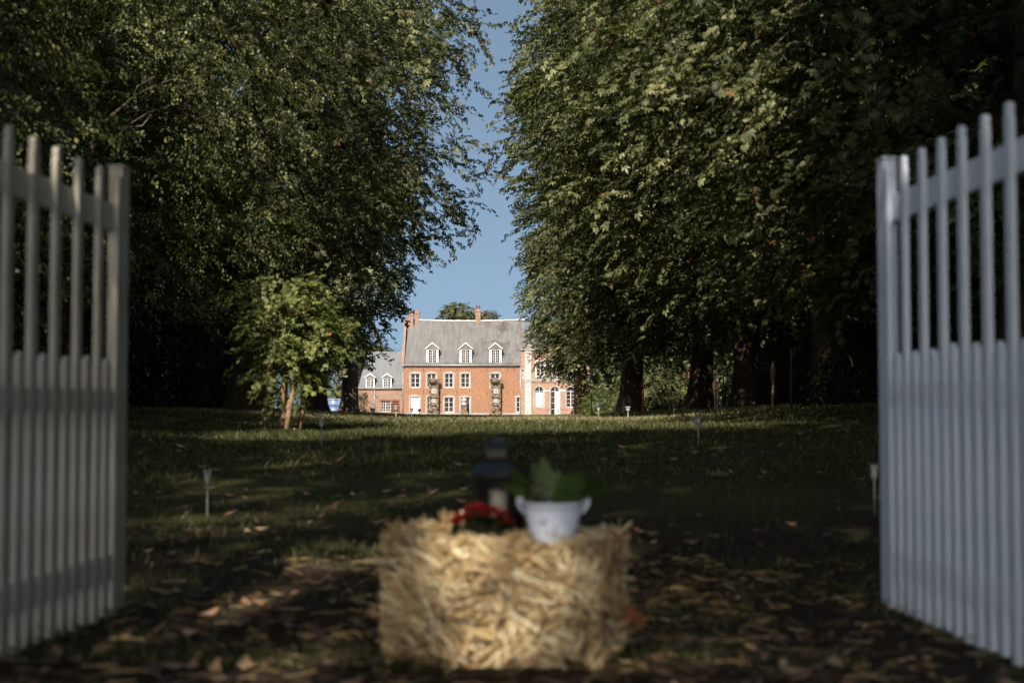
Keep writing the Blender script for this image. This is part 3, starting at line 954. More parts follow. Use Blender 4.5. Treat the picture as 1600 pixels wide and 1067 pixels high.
# right row
make_tree("chestnut_tree", 5.75, 120, 1.35, 17, 2.6, 6.4, "far chestnut tree in front of the arched wing, reddish trunk lit by the sun", kind='far', n=2300, xlim=RIGHT, side=1, seed=21, group=GR, bark='bark_red', off=(.5, 0), inner=500)
make_tree("chestnut_tree", 6.0, 72, 1.15, 19, 2.5, 6.6, "chestnut tree whose trunk stands right of the reddish trunk, behind the orange garden torch", kind='mid', n=3200, xlim=RIGHT, side=1, seed=22, group=GR, off=(.8, 0))
make_tree("chestnut_tree", 7.2, 54, .90, 19, 2.3, 6.8, "chestnut tree with dark trunk in the right row, behind the tall stake light", kind='mid', n=3000, xlim=RIGHT, side=1, seed=23, group=GR)
make_tree("chestnut_tree", 7.2, 43, .82, 19, 2.2, 7.0, "chestnut tree with dark trunk between the two brown torches at right", kind='mid', n=3200, xlim=RIGHT, side=1, seed=24, group=GR)
make_tree("chestnut_tree", 7.7, 34.5, .80, 18, 2.3, 7.2, "chestnut tree with ridged bark trunk just left of the right gate", kind='mid', n=3300, xlim=RIGHT, side=1, seed=25, group=GR)
make_tree("chestnut_tree", 8.2, 22.5, .8, 17, 2.0, 6.9, "nearest chestnut of the right row, its large leaves hanging above the right gate", kind='near', n=4300, xlim=RIGHT, side=1, seed=26, group=GR)
# left row
make_tree("chestnut_tree", -10.6, 92, 1.15, 17, 2.6, 6.8, "far chestnut in the left row overhanging the low wing of the manor", kind='far', n=2600, xlim=LEFT_MID, side=-1, seed=31, group=GL, off=(.8, 0), inner=500, thin=1.5)
make_tree("chestnut_tree", -8.4, 60, .95, 18, 2.3, 6.8, "chestnut tree with dark trunk between the pale-stemmed shrub and the blue barrels", kind='mid', n=3200, xlim=LEFT_MID, side=-1, seed=32, group=GL, off=(.8, 0), thin=2.0)
make_tree("chestnut_tree", -7.6, 41, .95, 19, 4.2, 8.2, "left row chestnut whose long bough hangs over the middle of the avenue", kind='mid', n=4200, xlim=LEFT_NEAR, side=-1, seed=33, group=GL, off=(1.2, 0), shell=.45, thin=3.0)
# small-leaved trees close on the left, before the chestnuts
make_tree("hornbeam_tree", -8.6, 27.5, .42, 15, 1.6, 5.6, "small-leaved tree at left, standing behind the pale-stemmed shrub", kind='small', n=5600, side=-1, seed=41, limbs=5, limb_len=.45, mat='smallleaf', xlim=edge_fn([(-400, 640), (0, 560), (200, 520), (300, 520), (400, 480), (500, 470), (600, 430), (660, 420)]), group="small-leaved trees on the left of the lawn", trunk_top=7)
make_tree("hornbeam_tree", -8.8, 15.5, .5, 11, .6, 4.2, "small-leaved tree at left directly behind the left gate", kind='small', n=5200, side=-1, seed=42, mat='smallleaf', xlim=edge_fn([(-400, 300), (0, 260), (200, 220), (300, 200), (400, 180), (500, 150), (660, 120)]), group="small-leaved trees on the left of the lawn", trunk_top=5)

# trees standing further back and outside the picture: copies of three generic ones
def generic(seed, kind, mat, n, top, bot, rad, name):
    t = make_tree(name, 0, 0, .8, top, bot, rad, "x", kind=kind, n=n, seed=seed, mat=mat, inner=700, limbs=7)
    return t
gen_a = generic(51, 'far', 'chestnut', 2600, 18, 1.2, 6.8, "woodland_tree")
gen_b = generic(52, 'smallfar', 'smallleaf', 3200, 15, .2, 6.0, "woodland_tree")
gen_c = generic(53, 'smallfar', 'smallleaf', 1800, 5.2, -.2, 3.4, "large_bush")
used = set()
def place(src, x, y, label, group, rz=0., s=1., cat="tree", dz=0.):
    if src.name in used: o = copy_tree(src)
    else: o = src; used.add(src.name)
    o.location = (x, y, gz(x, y) + dz); o.rotation_euler = (0, 0, rz); o.scale = (s, s, s)
    o["label"] = label; o["category"] = cat; o["group"] = group
    return o
ORD = ["nearest", "second nearest", "third", "fourth", "fifth", "sixth", "seventh", "eighth"]
def WL(k): return "dark woodland tree beyond the left row, %s from the gate" % ORD[k]
def WR(k): return "dark woodland tree beyond the right row, %s from the gate" % ORD[k]
rr = random.Random(4)
for i, (x, y) in enumerate([(-14.5, 24), (-16, 36), (-17, 50), (-18, 66), (-22, 82), (-27, 104)]):
    place(gen_b if i % 2 else gen_a, x, y, WL(i), "trees of the wood on the left", rr.uniform(0, 6.2), rr.uniform(.9, 1.1))
for i, (x, y) in enumerate([(13, 9), (15.5, 19), (16.5, 30), (17, 42), (18, 56), (20, 72), (21, 92), (28, 118)]):
    place(gen_b if i % 2 else gen_a, x, y, WR(i), "trees of the wood on the right", rr.uniform(0, 6.2), rr.uniform(.9, 1.1))
# the avenue carries on behind the camera and shades the gate
gen_d = make_tree("chestnut_tree", 0, 0, 1.0, 21, 8.5, 7.0, "x", kind='far', n=1900, seed=56, inner=100, cull=1.7, nf=1.2, limbs=7)
gen_e = make_tree("chestnut_tree", 0, 0, 1.0, 21, 6.5, 6.8, "x", kind='far', n=2300, seed=55, inner=500, limbs=7, cull=.6)
ROTS = [0.4, 2.2, 5.0]
for i, (x, y, s, lb) in enumerate([(-4.6, -9.0, 1.0, "tall avenue tree behind the photographer on the left"),
                               (7.6, 3.8, 1.0, "tall tree beside the photographer, nearest the right gate"), (3.6, -3.5, 1.0, "tall avenue tree beside the photographer on the right")]):
    place(gen_d, x, y, lb, "tall trees that shade the gate", ROTS[i], s)
for x, y, lb in [(-16.0, 7.0, "dense tall tree outside the frame left of the left gate"), (-15.5, -4.5, "dense tall tree far to the left of the photographer"),
                 (9.6, 10.5, "dense tall tree outside the frame right of the right gate")]:
    place(gen_e, x, y, lb, "dense trees outside the frame", rr.uniform(0, 6.2), 1.0)
# bushes under the wood
for i, (x, y, s) in enumerate([(-8.2, 13.5, .6), (-9.5, 20, .75), (-12, 30, .9), (-12.5, 43, .9), (-15, 62, 1.), (-17, 80, 1.0)]):
    place(gen_c, x, y, "dark bush under the trees at left, %s from the gate" % ORD[i], "bushes under the left trees", rr.uniform(0, 6), s, "bush")
for i, (x, y, s) in enumerate([(11.6, 31, .6), (12.5, 40, .8), (12, 50, .7), (14.6, 60, .9), (15.5, 76, .8), (17.5, 92, .8), (21, 108, .9), (24, 128, 1.0)]):
    place(gen_c, x, y, "dark bush under the trees at right, %s from the gate" % ORD[i], "bushes under the right trees", rr.uniform(0, 6), s, "bush")
place(gen_c, 10.2, 100, "bush with pale leaves right of the reddish trunk", "bushes beside the arched wing", 1.0, .75, "bush")
place(gen_c, HX(946), 150, "bush beyond the garden, between the reddish trunk and the middle trunk", "bushes beside the arched wing", 2.0, .8, "bush")
# trees beyond the house
BK = "trees beyond the manor"
make_tree("distant_tree", HX(707), 226, .7, 17.6, 9.5, 2.9, "tree crown showing above the ridge left of the chimney with pots", kind='far', n=620, seed=61, inner=120, lump=.5, group=BK, cull=1.0)
make_tree("distant_tree", HX(751), 232, .6, 16.9, 9.5, 2.8, "tree top barely showing above the ridge behind the chimney with pots", kind='far', n=420, seed=62, inner=80, lump=.5, group=BK, cull=1.0)
for x, y, s, lb in [(18.5, 224, 1.0, "tree behind the arched wing, filling the gap beside the reddish trunk"), (-27, 222, .95, "tree rising behind the low left wing of the manor"), (-36, 214, .95, "tree left of the low left wing of the manor"), (-22, 228, .75, "smaller tree behind the left gable of the manor"),
                    (26, 206, 1., "tree right of the arched wing of the manor"), (34, 196, 1., "tree behind the small brick outbuilding"), (-46, 205, 1., "farthest left tree beside the manor")]:
    place(gen_b if x < 0 else gen_a, x, y, lb, "trees beside the manor", x, s)

# ivy on the low wing
def ivy(name, cx, cy, cz, w, h, label, seed):
    rg = np.random.default_rng(seed); n = 260
    root = empty(name, (cx, cy, cz), label=label, cat="ivy")
    p = np.stack([rg.normal(0, w / 3, n), -rg.random(n) * .35, rg.random(n) ** 1.2 * h], 1)
    V, T = place_sprays('smallfar', p, rg.uniform(0, 6.28, n), rg.normal(-.6, .3, n), rg.uniform(.35, .6, n), rg)
    np_mesh("leaves", V, 4, M['ivy'], root, T)
ivy("ivy", HX(565.5), HY + 1.15, BASE, 1.7, 3.4, "green ivy climbing the corner of the low left wing", 61)

# ---------------- pale stemmed shrub at left
def shrub():
    x, y = (434 - 800) / F * 22.5, 22.5
    g = gz(x, y)
    root = empty("shrub", (x, y, g), label="sunlit shrub with several pale stems and broad leaves left of the lawn", cat="shrub")
    rr = random.Random(9); rg = np.random.default_rng(9)
    tips = []
    for k in range(6):
        a = rr.uniform(0, 6.28); b = (rr.uniform(-.22, .25) + (k - 2.5) * .05, rr.uniform(-.2, .2), -.05)
        top = (b[0] * 2 + .12 + rr.uniform(-.25, .3), b[1] + rr.uniform(-.3, .3), rr.uniform(1.15, 1.6))
        mb = MB(); pts = limb_mesh(mb, b, top, .045, .022, 90 + k, n=7)
        for j in range(3):
            s = pts[rr.randint(3, 7)]; e = s + Vector((rr.uniform(-.4, .4), rr.uniform(-.35, .35), rr.uniform(.05, .35)))
            limb_mesh(mb, s, e, .016, .007, 200 + k * 4 + j, n=4); tips.append(e)
        mb.build("stem", M['stem'], root)
    n = 400
    p = np.stack([rg.normal(.22, .27, n), rg.normal(-.05, .30, n), rg.normal(1.55, .38, n)], 1)
    p2 = np.stack([rg.normal(.0, .25, 26), rg.normal(0, .25, 26), rg.uniform(.3, 1.1, 26)], 1)
    p3 = np.stack([rg.normal(.68, .2, 36), rg.normal(0, .25, 36), rg.uniform(1.3, 1.75, 36)], 1)
    p = np.concatenate([p, p2, p3])
    p = p[(p[:, 2] < 2.35)]
    m = len(p)
    yaw = np.arctan2(p[:, 1], p[:, 0]) - np.pi / 2 + rg.normal(0, .7, m)
    V, T = place_sprays('shrub', p, yaw, rg.normal(-.1, .35, m), rg.uniform(.45, .8, m), rg)
    np_mesh("foliage", V, 4, M['shrubleaf'], root, T)
shrub()
# ivy clad undergrowth at the foot of the nearest visible right trunk, and slim saplings
def low_growth(name, x, y, w, h, n, label, cat, seed, mat='ivy', kind='smallfar', sc=.55):
    rg = np.random.default_rng(seed)
    root = empty(name, (x, y, gz(x, y)), label=label, cat=cat)
    a = rg.uniform(0, 6.28, n); r = w * np.sqrt(rg.random(n))
    z = h * rg.random(n) * np.sqrt(np.clip(1 - (r / w) ** 2, 0, 1)) 
    p = np.stack([np.cos(a) * r, np.sin(a) * r * .8, z], 1)
    V, T = place_sprays(kind, p, a - 1.57 + rg.normal(0, .6, n), rg.normal(.1, .4, n), rg.uniform(.7, 1.1, n) * sc, rg)
    np_mesh("leaves", V, 4, M[mat], root, T)
    mb = MB(); rr = random.Random(seed)
    for k in range(6):
        b = (rr.uniform(-.1, .1), rr.uniform(-.1, .1), -.05)
        limb_mesh(mb, b, (rr.uniform(-.5, .5) * w, rr.uniform(-.5, .5) * w, h * .8), .02, .006, seed + k, n=4)
    mb.build("stem", M['bark'], root)
low_growth("dark_bush", 12.5, 160, 3.7, 6.2, 1500, "dark leafy bush closing the gap right of the arched wing", "bush", 76, 'ivy', 'smallfar', .8)
low_growth("undergrowth_bush", (1338 - 800) / F * 32, 32, 1.0, 1.4, 260, "leafy low bush at the foot of the ridged trunk beside the right gate", "bush", 71)
low_growth("undergrowth_bush", (1250 - 800) / F * 45, 45, 1.3, 3.0, 420, "sparse sunlit bush seen between the right-hand trunks, left of the ridged trunk", "bush", 72, 'smallleaf', 'smallfar', .45)
low_growth("undergrowth_bush", (1130 - 800) / F * 62, 62, 1.2, 2.8, 360, "sunlit bush behind the brown torch in the right row", "bush", 73, 'smallleaf', 'smallfar', .5)
low_growth("flower_bush", (950 - 800) / F * 96, 96, 1.7, 2.4, 420, "rounded leafy bush between the reddish trunk and the next trunk", "bush", 74, 'shrubleaf', 'smallfar', .6)
low_growth("clipped_bush", (1050 - 800) / F * 110, 110, 2.3, 3.0, 500, "rounded dark bush before the far outbuilding", "bush", 75, 'ivy', 'smallfar', .7)

# ---------------- outbuilding at right
def outbuilding():
    Y = 185.; k = F / Y
    X = lambda x: (x - 800) / k
    Z = lambda y: (635 - y) / k + 1
    root = empty("brick_outbuilding", (X(1045), Y, gz(X(1045), Y)), label="small brick outbuilding with pale pilasters glimpsed between trunks at right", cat="outbuilding")
    ox, oy, oz = root.location
    def o(m, name, mat): return m.build(name, mat, root)
    w = MB(); hs = [(X(1037) - ox, X(1042) - ox, 0, Z(604) - oz), (X(1050) - ox, X(1056) - ox, 1.0, Z(606) - oz)]
    wall_holes(w, X(1024) - ox, X(1084) - ox, -.3, Z(598) - oz, hs, 0)
    o(w, "wall", M['brick'])
    for h in hs: make_window(root, *h, 0, cols=2, rows=3, surround=.12, rise=.02)
    for xx in (1026, 1033, 1046, 1060):
        o(MB().box(X(xx) - ox - .2, X(xx) - ox + .2, -.15, 0, -.2, Z(598) - oz), "pilaster", M['stone'])
    r = MB(); r.add([(X(1023) - ox, -.4, Z(598) - oz), (X(1085) - ox, -.4, Z(598) - oz), (X(1085) - ox, 4, Z(572) - oz), (X(1023) - ox, 4, Z(572) - oz)], [(0, 1, 2, 3)])
    r.box(X(1023) - ox, X(1085) - ox, -.42, -.2, Z(598) - oz - .2, Z(598) - oz - .02)
    o(r, "roof", simple("clay_tiles", (.26, .10, .06), (.40, .17, .10), 3, .85))
outbuilding()

# ---------------- blue barrels
bm = simple("blue_plastic", (.10, .17, .34), (.18, .26, .44), 2.5, .4)
def barrel():
    root = empty("blue_barrel", (0, 0, 0))
    MB().lathe([(.57, 0), (.60, .05), (.60, .4), (.62, .42), (.62, .5), (.60, .52), (.60, 1.0), (.62, 1.02), (.62, 1.1), (.60, 1.12), (.60, 1.5), (.58, 1.55), (.0, 1.55)], 0, 0, 18).build("body", bm, root)
    MB().lathe([(.62, 1.53), (.64, 1.58), (.64, 1.64), (.58, 1.66), (.56, 1.62), (0, 1.63)], 0, 0, 18).build("lid", simple("pale_lid", (.28, .34, .46), (.36, .42, .52), 2, .4), root)
    return root
Yb = 118.
b1 = barrel(); xb = (522.5 - 800) / F * Yb
b1.location = (xb, Yb, gz(xb, Yb) - .05); b1.scale = (1.05, 1.05, .82)
tag(b1, "blue barrel beside the dark left trunk, left one of two", "barrel", "blue barrels beyond the left row")
b2 = copy_tree(b1); xb = (536.5 - 800) / F * (Yb - 1)
b2.location = (xb, Yb - 1, gz(xb, Yb) - .05)
b2["label"] = "blue barrel nearer the manor, right one of two"

# ---------------- garden torches and thin stakes along the right row
def torch(name, xi, Y, ytop, ybot, mat, label, cat, head=True, r=.022, group=None, lean=0):
    x = (xi - 800) / F * Y; g = gz(x, Y); zt = 1 + (635 - ytop) / F * Y - g
    root = empty(name, (x, Y, g), label=label, cat=cat, group=group)
    hb = zt - (.38 if head else 0)
    MB().tube([(0, 0, -.1), (lean * .5, 0, hb * .5), (lean, 0, hb)], r, 8).build("pole", mat, root)
    if head:
        m = MB(); m.lathe([(.024, hb - .05), (.030, hb + .02), (.042, hb + .22), (.046, hb + .26), (.040, hb + .27), (.036, hb + .2), (0, hb + .2)], lean, 0, 12)
        for k in range(6):
            a = k * math.pi / 3; m.tube([(lean + .03 * math.cos(a), .03 * math.sin(a), hb), (lean + .05 * math.cos(a), .05 * math.sin(a), hb + .25)], .006, 5)
        m.build("basket", mat, root)
        MB().lathe([(.03, hb + .2), (.03, hb + .3), (.022, hb + .33), (.012, hb + .36), (.012, hb + .38), (0, hb + .38)], lean, 0, 10).build("fuel_can", simple("tin", (.2, .16, .12), (.35, .3, .25), 9, .4, metal=.6), root)
    return root
bamboo = simple("bamboo", (.14, .075, .035), (.24, .13, .065), 14, .55)
redb = simple("orange_red_bamboo", (.40, .10, .045), (.55, .17, .08), 14, .5)
grey = simple("grey_cane", (.20, .19, .16), (.33, .31, .27), 10, .6)
TG = "garden torches along the right row"
torch("garden_torch", 1004.5, 46, 590, 650, redb, "orange-red garden torch standing before the dark trunks", "garden torch", r=.032, group=TG)
torch("garden_torch", 970, 56, 601, 648, bamboo, "brown bamboo torch left of the orange-red torch", "garden torch", r=.03, group=TG)
torch("garden_torch", 1117, 31, 588, 655, bamboo, "brown bamboo torch beside the sunlit bush in the right row", "garden torch", r=.02, group=TG)
torch("garden_torch", 1206, 27, 565, 646, bamboo, "tallest brown bamboo torch, standing between the dark trunks at right", "garden torch", r=.02, group=TG, lean=.02)
SG = "thin grey stakes along the right row"
torch("stake", 925, 60, 572, 645, grey, "thin grey sapling stake right of the reddish trunk", "stake", head=False, r=.03, group=SG, lean=-.09)
torch("stake", 1052.5, 38, 622, 652, grey, "short thin grey stake left of the middle trunk", "stake", head=False, r=.012, group=SG)
torch("stake", 1121, 33, 578, 650, grey, "thin grey stake beside the brown torch in the right row", "stake", head=False, r=.014, group=SG)
torch("stake", 1236, 30, 545, 644, M['bark'], "thin dark stake right of the tallest torch", "stake", head=False, r=.022, group=SG)

# ---------------- solar stake lights down both sides of the avenue
glass_l, nt, b = mat_new("clear_plastic")
b.inputs["Base Color"].default_value = (.55, .54, .52, 1); b.inputs["Roughness"].default_value = .12; b.inputs["Transmission Weight"].default_value = .35
steel = simple("brushed_steel", (.26, .24, .23), (.38, .36, .34), 20, .45, metal=.35)
def stake_light():
    root = empty("solar_stake_light", (0, 0, 0))
    MB().tube([(0, 0, -.05), (0, 0, .235)], .0085, 8).build("stake", steel, root)
    MB().lathe([(.010, .225), (.026, .24), (.034, .262), (.034, .30), (.028, .31), (0, .31)], 0, 0, 14).build("lens", glass_l, root)
    h = MB()
    h.lathe([(.034, .298), (.042, .302), (.042, .318), (.036, .325), (0, .327)], 0, 0, 14)
    for k in range(4):
        a = k * math.pi / 2 + .4
        h.tube([(.034 * math.cos(a), .034 * math.sin(a), .30), (.038 * math.cos(a), .038 * math.sin(a), .328), (.041 * math.cos(a), .041 * math.sin(a), .342)], [.010, .008, .003], 6)
    h.build("crown", steel, root)
    return root
sl = stake_light(); first = True
LG = "solar stake lights lining both sides of the avenue"
for (xi, Y, h, label) in [
    (503, 17.0, 1.0, "solar stake light on the left lawn, just right of the pale-stemmed shrub"),
    (326, 10.0, 1.0, "solar stake light in the dark grass at left, nearest the left gate"),
    (582.5, 25.0, .92, "solar stake light at left, below the low wing of the manor"),
    (619, 29.0, .95, "solar stake light at left, below the corner between the low wing and the main block"),
    (643.3, 38.0, .9, "solar stake light before the white door, left one of a close pair"),
    (655.5, 42.0, .9, "solar stake light before the white door, right one of a close pair"),
    (1090.5, 17.0, 1.05, "tall solar stake light standing on the right lawn"),
    (1364, 10.2, 1.05, "solar stake light half hidden behind the end of the right gate"),
    (981, 29.0, .98, "solar stake light at right, before the orange-red torch"),
    (935, 38.0, .95, "solar stake light at right, between the reddish trunk and the dark trunks"),
    (896, 50.0, .95, "solar stake light at the foot of the reddish trunk"),
    (872, 66.0, .95, "farthest solar stake light at right, below the arched wing")]:
    x = (xi - 800) / F * Y
    o = sl if first else copy_tree(sl); first = False
    o.location = (x, Y, gz(x, Y)); o.rotation_euler = (0, 0, xi); o.scale = (1.15 if Y > 11 else .7, 1.15 if Y > 11 else .7, h)
    tag(o, label, "stake light", LG)

# ------------------------------------------------------------------ gates
def paint(name, c1, c2, moss):
    m, nt, b = mat_new(name)
    tc = nt.nodes.new("ShaderNodeTexCoord")
    mp = nt.nodes.new("ShaderNodeMapping"); mp.inputs["Scale"].default_value = (14, 14, 1.6)
    nt.links.new(tc.outputs["Object"], mp.inputs[0])
    n1 = noise(nt, 1.0, 6, vec=mp.outputs[0], rough=.7)
    n2 = noise(nt, 2.2, 5, vec=tc.outputs["Object"])
    r1 = ramp(nt, n1.outputs[0], [(.3, c1), (.65, c2)])
    r2 = ramp(nt, n2.outputs[0], [(.42, (1, 1, 1)), (.75, moss)])
    a = nt.nodes.new("ShaderNodeMix"); a.data_type = 'RGBA'; a.blend_type = 'MULTIPLY'; a.inputs[0].default_value = 1
    nt.links.new(r1.outputs[0], a.inputs[6]); nt.links.new(r2.outputs[0], a.inputs[7])
    nt.links.new(a.outputs[2], b.inputs["Base Color"])
    b.inputs["Roughness"].default_value = .5
    bump(nt, b, n1.outputs[0], .5, .006)
    return m
M['paint_r'] = paint("sky_tinted_gate_paint", (.66, .74, .86), (.78, .85, .94), (.84, .89, .96))  # white paint with the bluish skylight put into its colour
M['paint_l'] = paint("shaded_weathered_gate_paint", (.42, .39, .32), (.62, .58, .50), (.60, .60, .46))  # worn paint, darker and warmer to carry the left leaf's shade in colour

def picket(w, t, z0, z1, head='round'):
    b = MB()
    h = w * .75 if head == 'round' else w * .5
    if head == 'round':
        pts = [(-w / 2, z0), (w / 2, z0), (w / 2, z1 - h * 1.5), (w * .36, z1 - h * 1.15), (w * .43, z1 - h * .75), (w * .36, z1 - h * .25), (w * .18, z1 - .004), (0, z1)]
        pts += [(-x, z) for x, z in pts[2:-1][::-1]]
    else:
        pts = [(-w / 2, z0), (w / 2, z0), (w / 2, z1 - h), (w * .25, z1 - h * .25), (0, z1), (-w * .25, z1 - h * .25), (-w / 2, z1 - h)]
    b.prism(pts, -t / 2, t / 2)
    return b

def gate(far, near, mat, label, side, seed):
    """far/near: (x,y) of the free end and of the hinge end. Local +x runs from the free end to the hinge end."""
    a, b = Vector((*far, 0)), Vector((*near, 0))
    d = b - a; L = d.length; rz = math.atan2(d.y, d.x)
    root = empty("picket_gate", (a.x, a.y, 0), rz, label=label, cat="gate", group="white picket gate leaves standing open")
    inn = 1 if side > 0 else -1
    # local +y is 90 deg left of +x ; choose the alley side
    left = Vector((-d.y, d.x, 0)).normalized()
    inward = 1 if left.x * (-side) > 0 else -1
    rr = random.Random(seed)
    z0 = .03
    # free-end stile and hinge stile
    MB().box(0, .10, -.035, .035, z0, 2.22).add([(-.004, -.039, 2.223), (.104, -.039, 2.223), (.104, .039, 2.223), (-.004, .039, 2.223), (-.004, -.039, 2.238), (.104, -.039, 2.238), (.104, .039, 2.238), (-.004, .039, 2.238)], [(0, 3, 2, 1), (4, 5, 6, 7), (0, 1, 5, 4), (1, 2, 6, 5), (2, 3, 7, 6), (3, 0, 4, 7)]).build("stile", mat, root, bevel=.004)
    hb = MB(); hb.box(L - .11, L, -.045, .045, z0, 2.44)
    hb.lathe([(.05, 2.44), (.062, 2.47), (.04, 2.5), (.055, 2.56), (.04, 2.62), (0, 2.65)], L - .055, 0, 12)
    hb.build("stile", mat, root, bevel=.004)
    for (ra, rb) in ((1.90, 2.03), (1.02, 1.12), (.20, .32)):
        MB().box(.10, L - .11, -.02, .02, ra, rb).build("rail", mat, root, bevel=.003)
    pitch = .122; n = int((L - .20) / pitch)
    for k in range(n):
        x = .155 + k * pitch
        if x > L - .15: break
        tall = k % 2 == 0
        zt = (2.18 if tall else 1.265) + rr.uniform(-.008, .008)
        m = picket(.058, .026, z0 - .01 + rr.uniform(-.01, .01), zt, 'round' if tall else 'point')
        o = m.build("picket", mat, root, bevel=.003)
        o.location = (x + rr.uniform(-.003, .003), inward * .032, 0)
        o.rotation_euler = (0, rr.uniform(-.003, .003), rr.uniform(-.02, .02))
    # iron strap hinges
    hg = MB()
    for z in (.26, 1.965): hg.box(L - .5, L + .02, -inward * .028 - .004, -inward * .028 + .004, z - .02, z + .02)
    hg.build("strap_hinge", simple("gate_iron", (.03, .03, .035), (.08, .07, .07), 9, .5, metal=.5), root)
    return root
gate((1.865, 7.10), (1.99, 5.05), M['paint_r'], "white picket gate leaf standing open at the right, its paint tinted with bluish shade", 1, 3)
gl = gate((-1.905, 6.92), (-2.06, 4.90), M['paint_l'], "weathered off-white picket gate leaf standing open at the left, warm shade in its paint", -1, 4)

gl.scale = (1, 1, .967)

def gate_post(x, y, label):
    root = empty("gate_post", (x, y, gz(x, y)), label=label, cat="gate post", group="posts carrying the gate")
    MB().box(-.11, .11, -.11, .11, -.2, 2.6).build("shaft", M['paint_l'], root, bevel=.008)
    MB().box(-.14, .14, -.14, .14, 2.6, 2.66).add([(-.12, -.12, 2.66), (.12, -.12, 2.66), (.12, .12, 2.66), (-.12, .12, 2.66), (0, 0, 2.8)], [(0, 1, 4), (1, 2, 4), (2, 3, 4), (3, 0, 4)]).build("cap", M['paint_l'], root)
gate_post(2.14, 4.78, "square gate post outside the frame at right")
gate_post(-2.21, 4.62, "square gate post outside the frame at left")

# ------------------------------------------------------------------ straw bale
straw_m, nt, b = mat_new("straw")
at = nt.nodes.new("ShaderNodeAttribute"); at.attribute_name = "tint"
r_ = ramp(nt, at.outputs["Fac"], [(0, (.08, .045, .018)), (.33, (.48, .33, .155)), (.70, (.74, .56, .30)), (1.0, (.92, .84, .62))])
nt.links.new(r_.outputs[0], b.inputs["Base Color"]); b.inputs["Roughness"].default_value = .5

def straws(name, pos, dirs, length, width, tint, parent, mat):
    n = len(pos)
    rg = np.random.default_rng(n)
    d = dirs / np.linalg.norm(dirs, axis=1, keepdims=True)
    up = rg.normal(0, 1, (n, 3)); u = np.cross(d, up); u /= np.linalg.norm(u, axis=1, keepdims=True)
    v = np.cross(d, u)
    bend = rg.normal(0, .07, (n, 1)) * length[:, None] * v
    p0 = pos - d * length[:, None] / 2; p1 = pos + bend; p2 = pos + d * length[:, None] / 2
    w = width[:, None]
    Q = []
    for (a, b_) in ((p0, p1), (p1, p2)):
        for (s, t) in ((u, v), (v, u)):
            Q.append(np.stack([a - s * w, a + s * w, b_ + s * w, b_ - s * w], 1))
    V = np.concatenate([q.reshape(-1, 3) for q in Q])
    T = np.concatenate([tint] * 4)
    return np_mesh(name, V, 4, mat, parent, T)

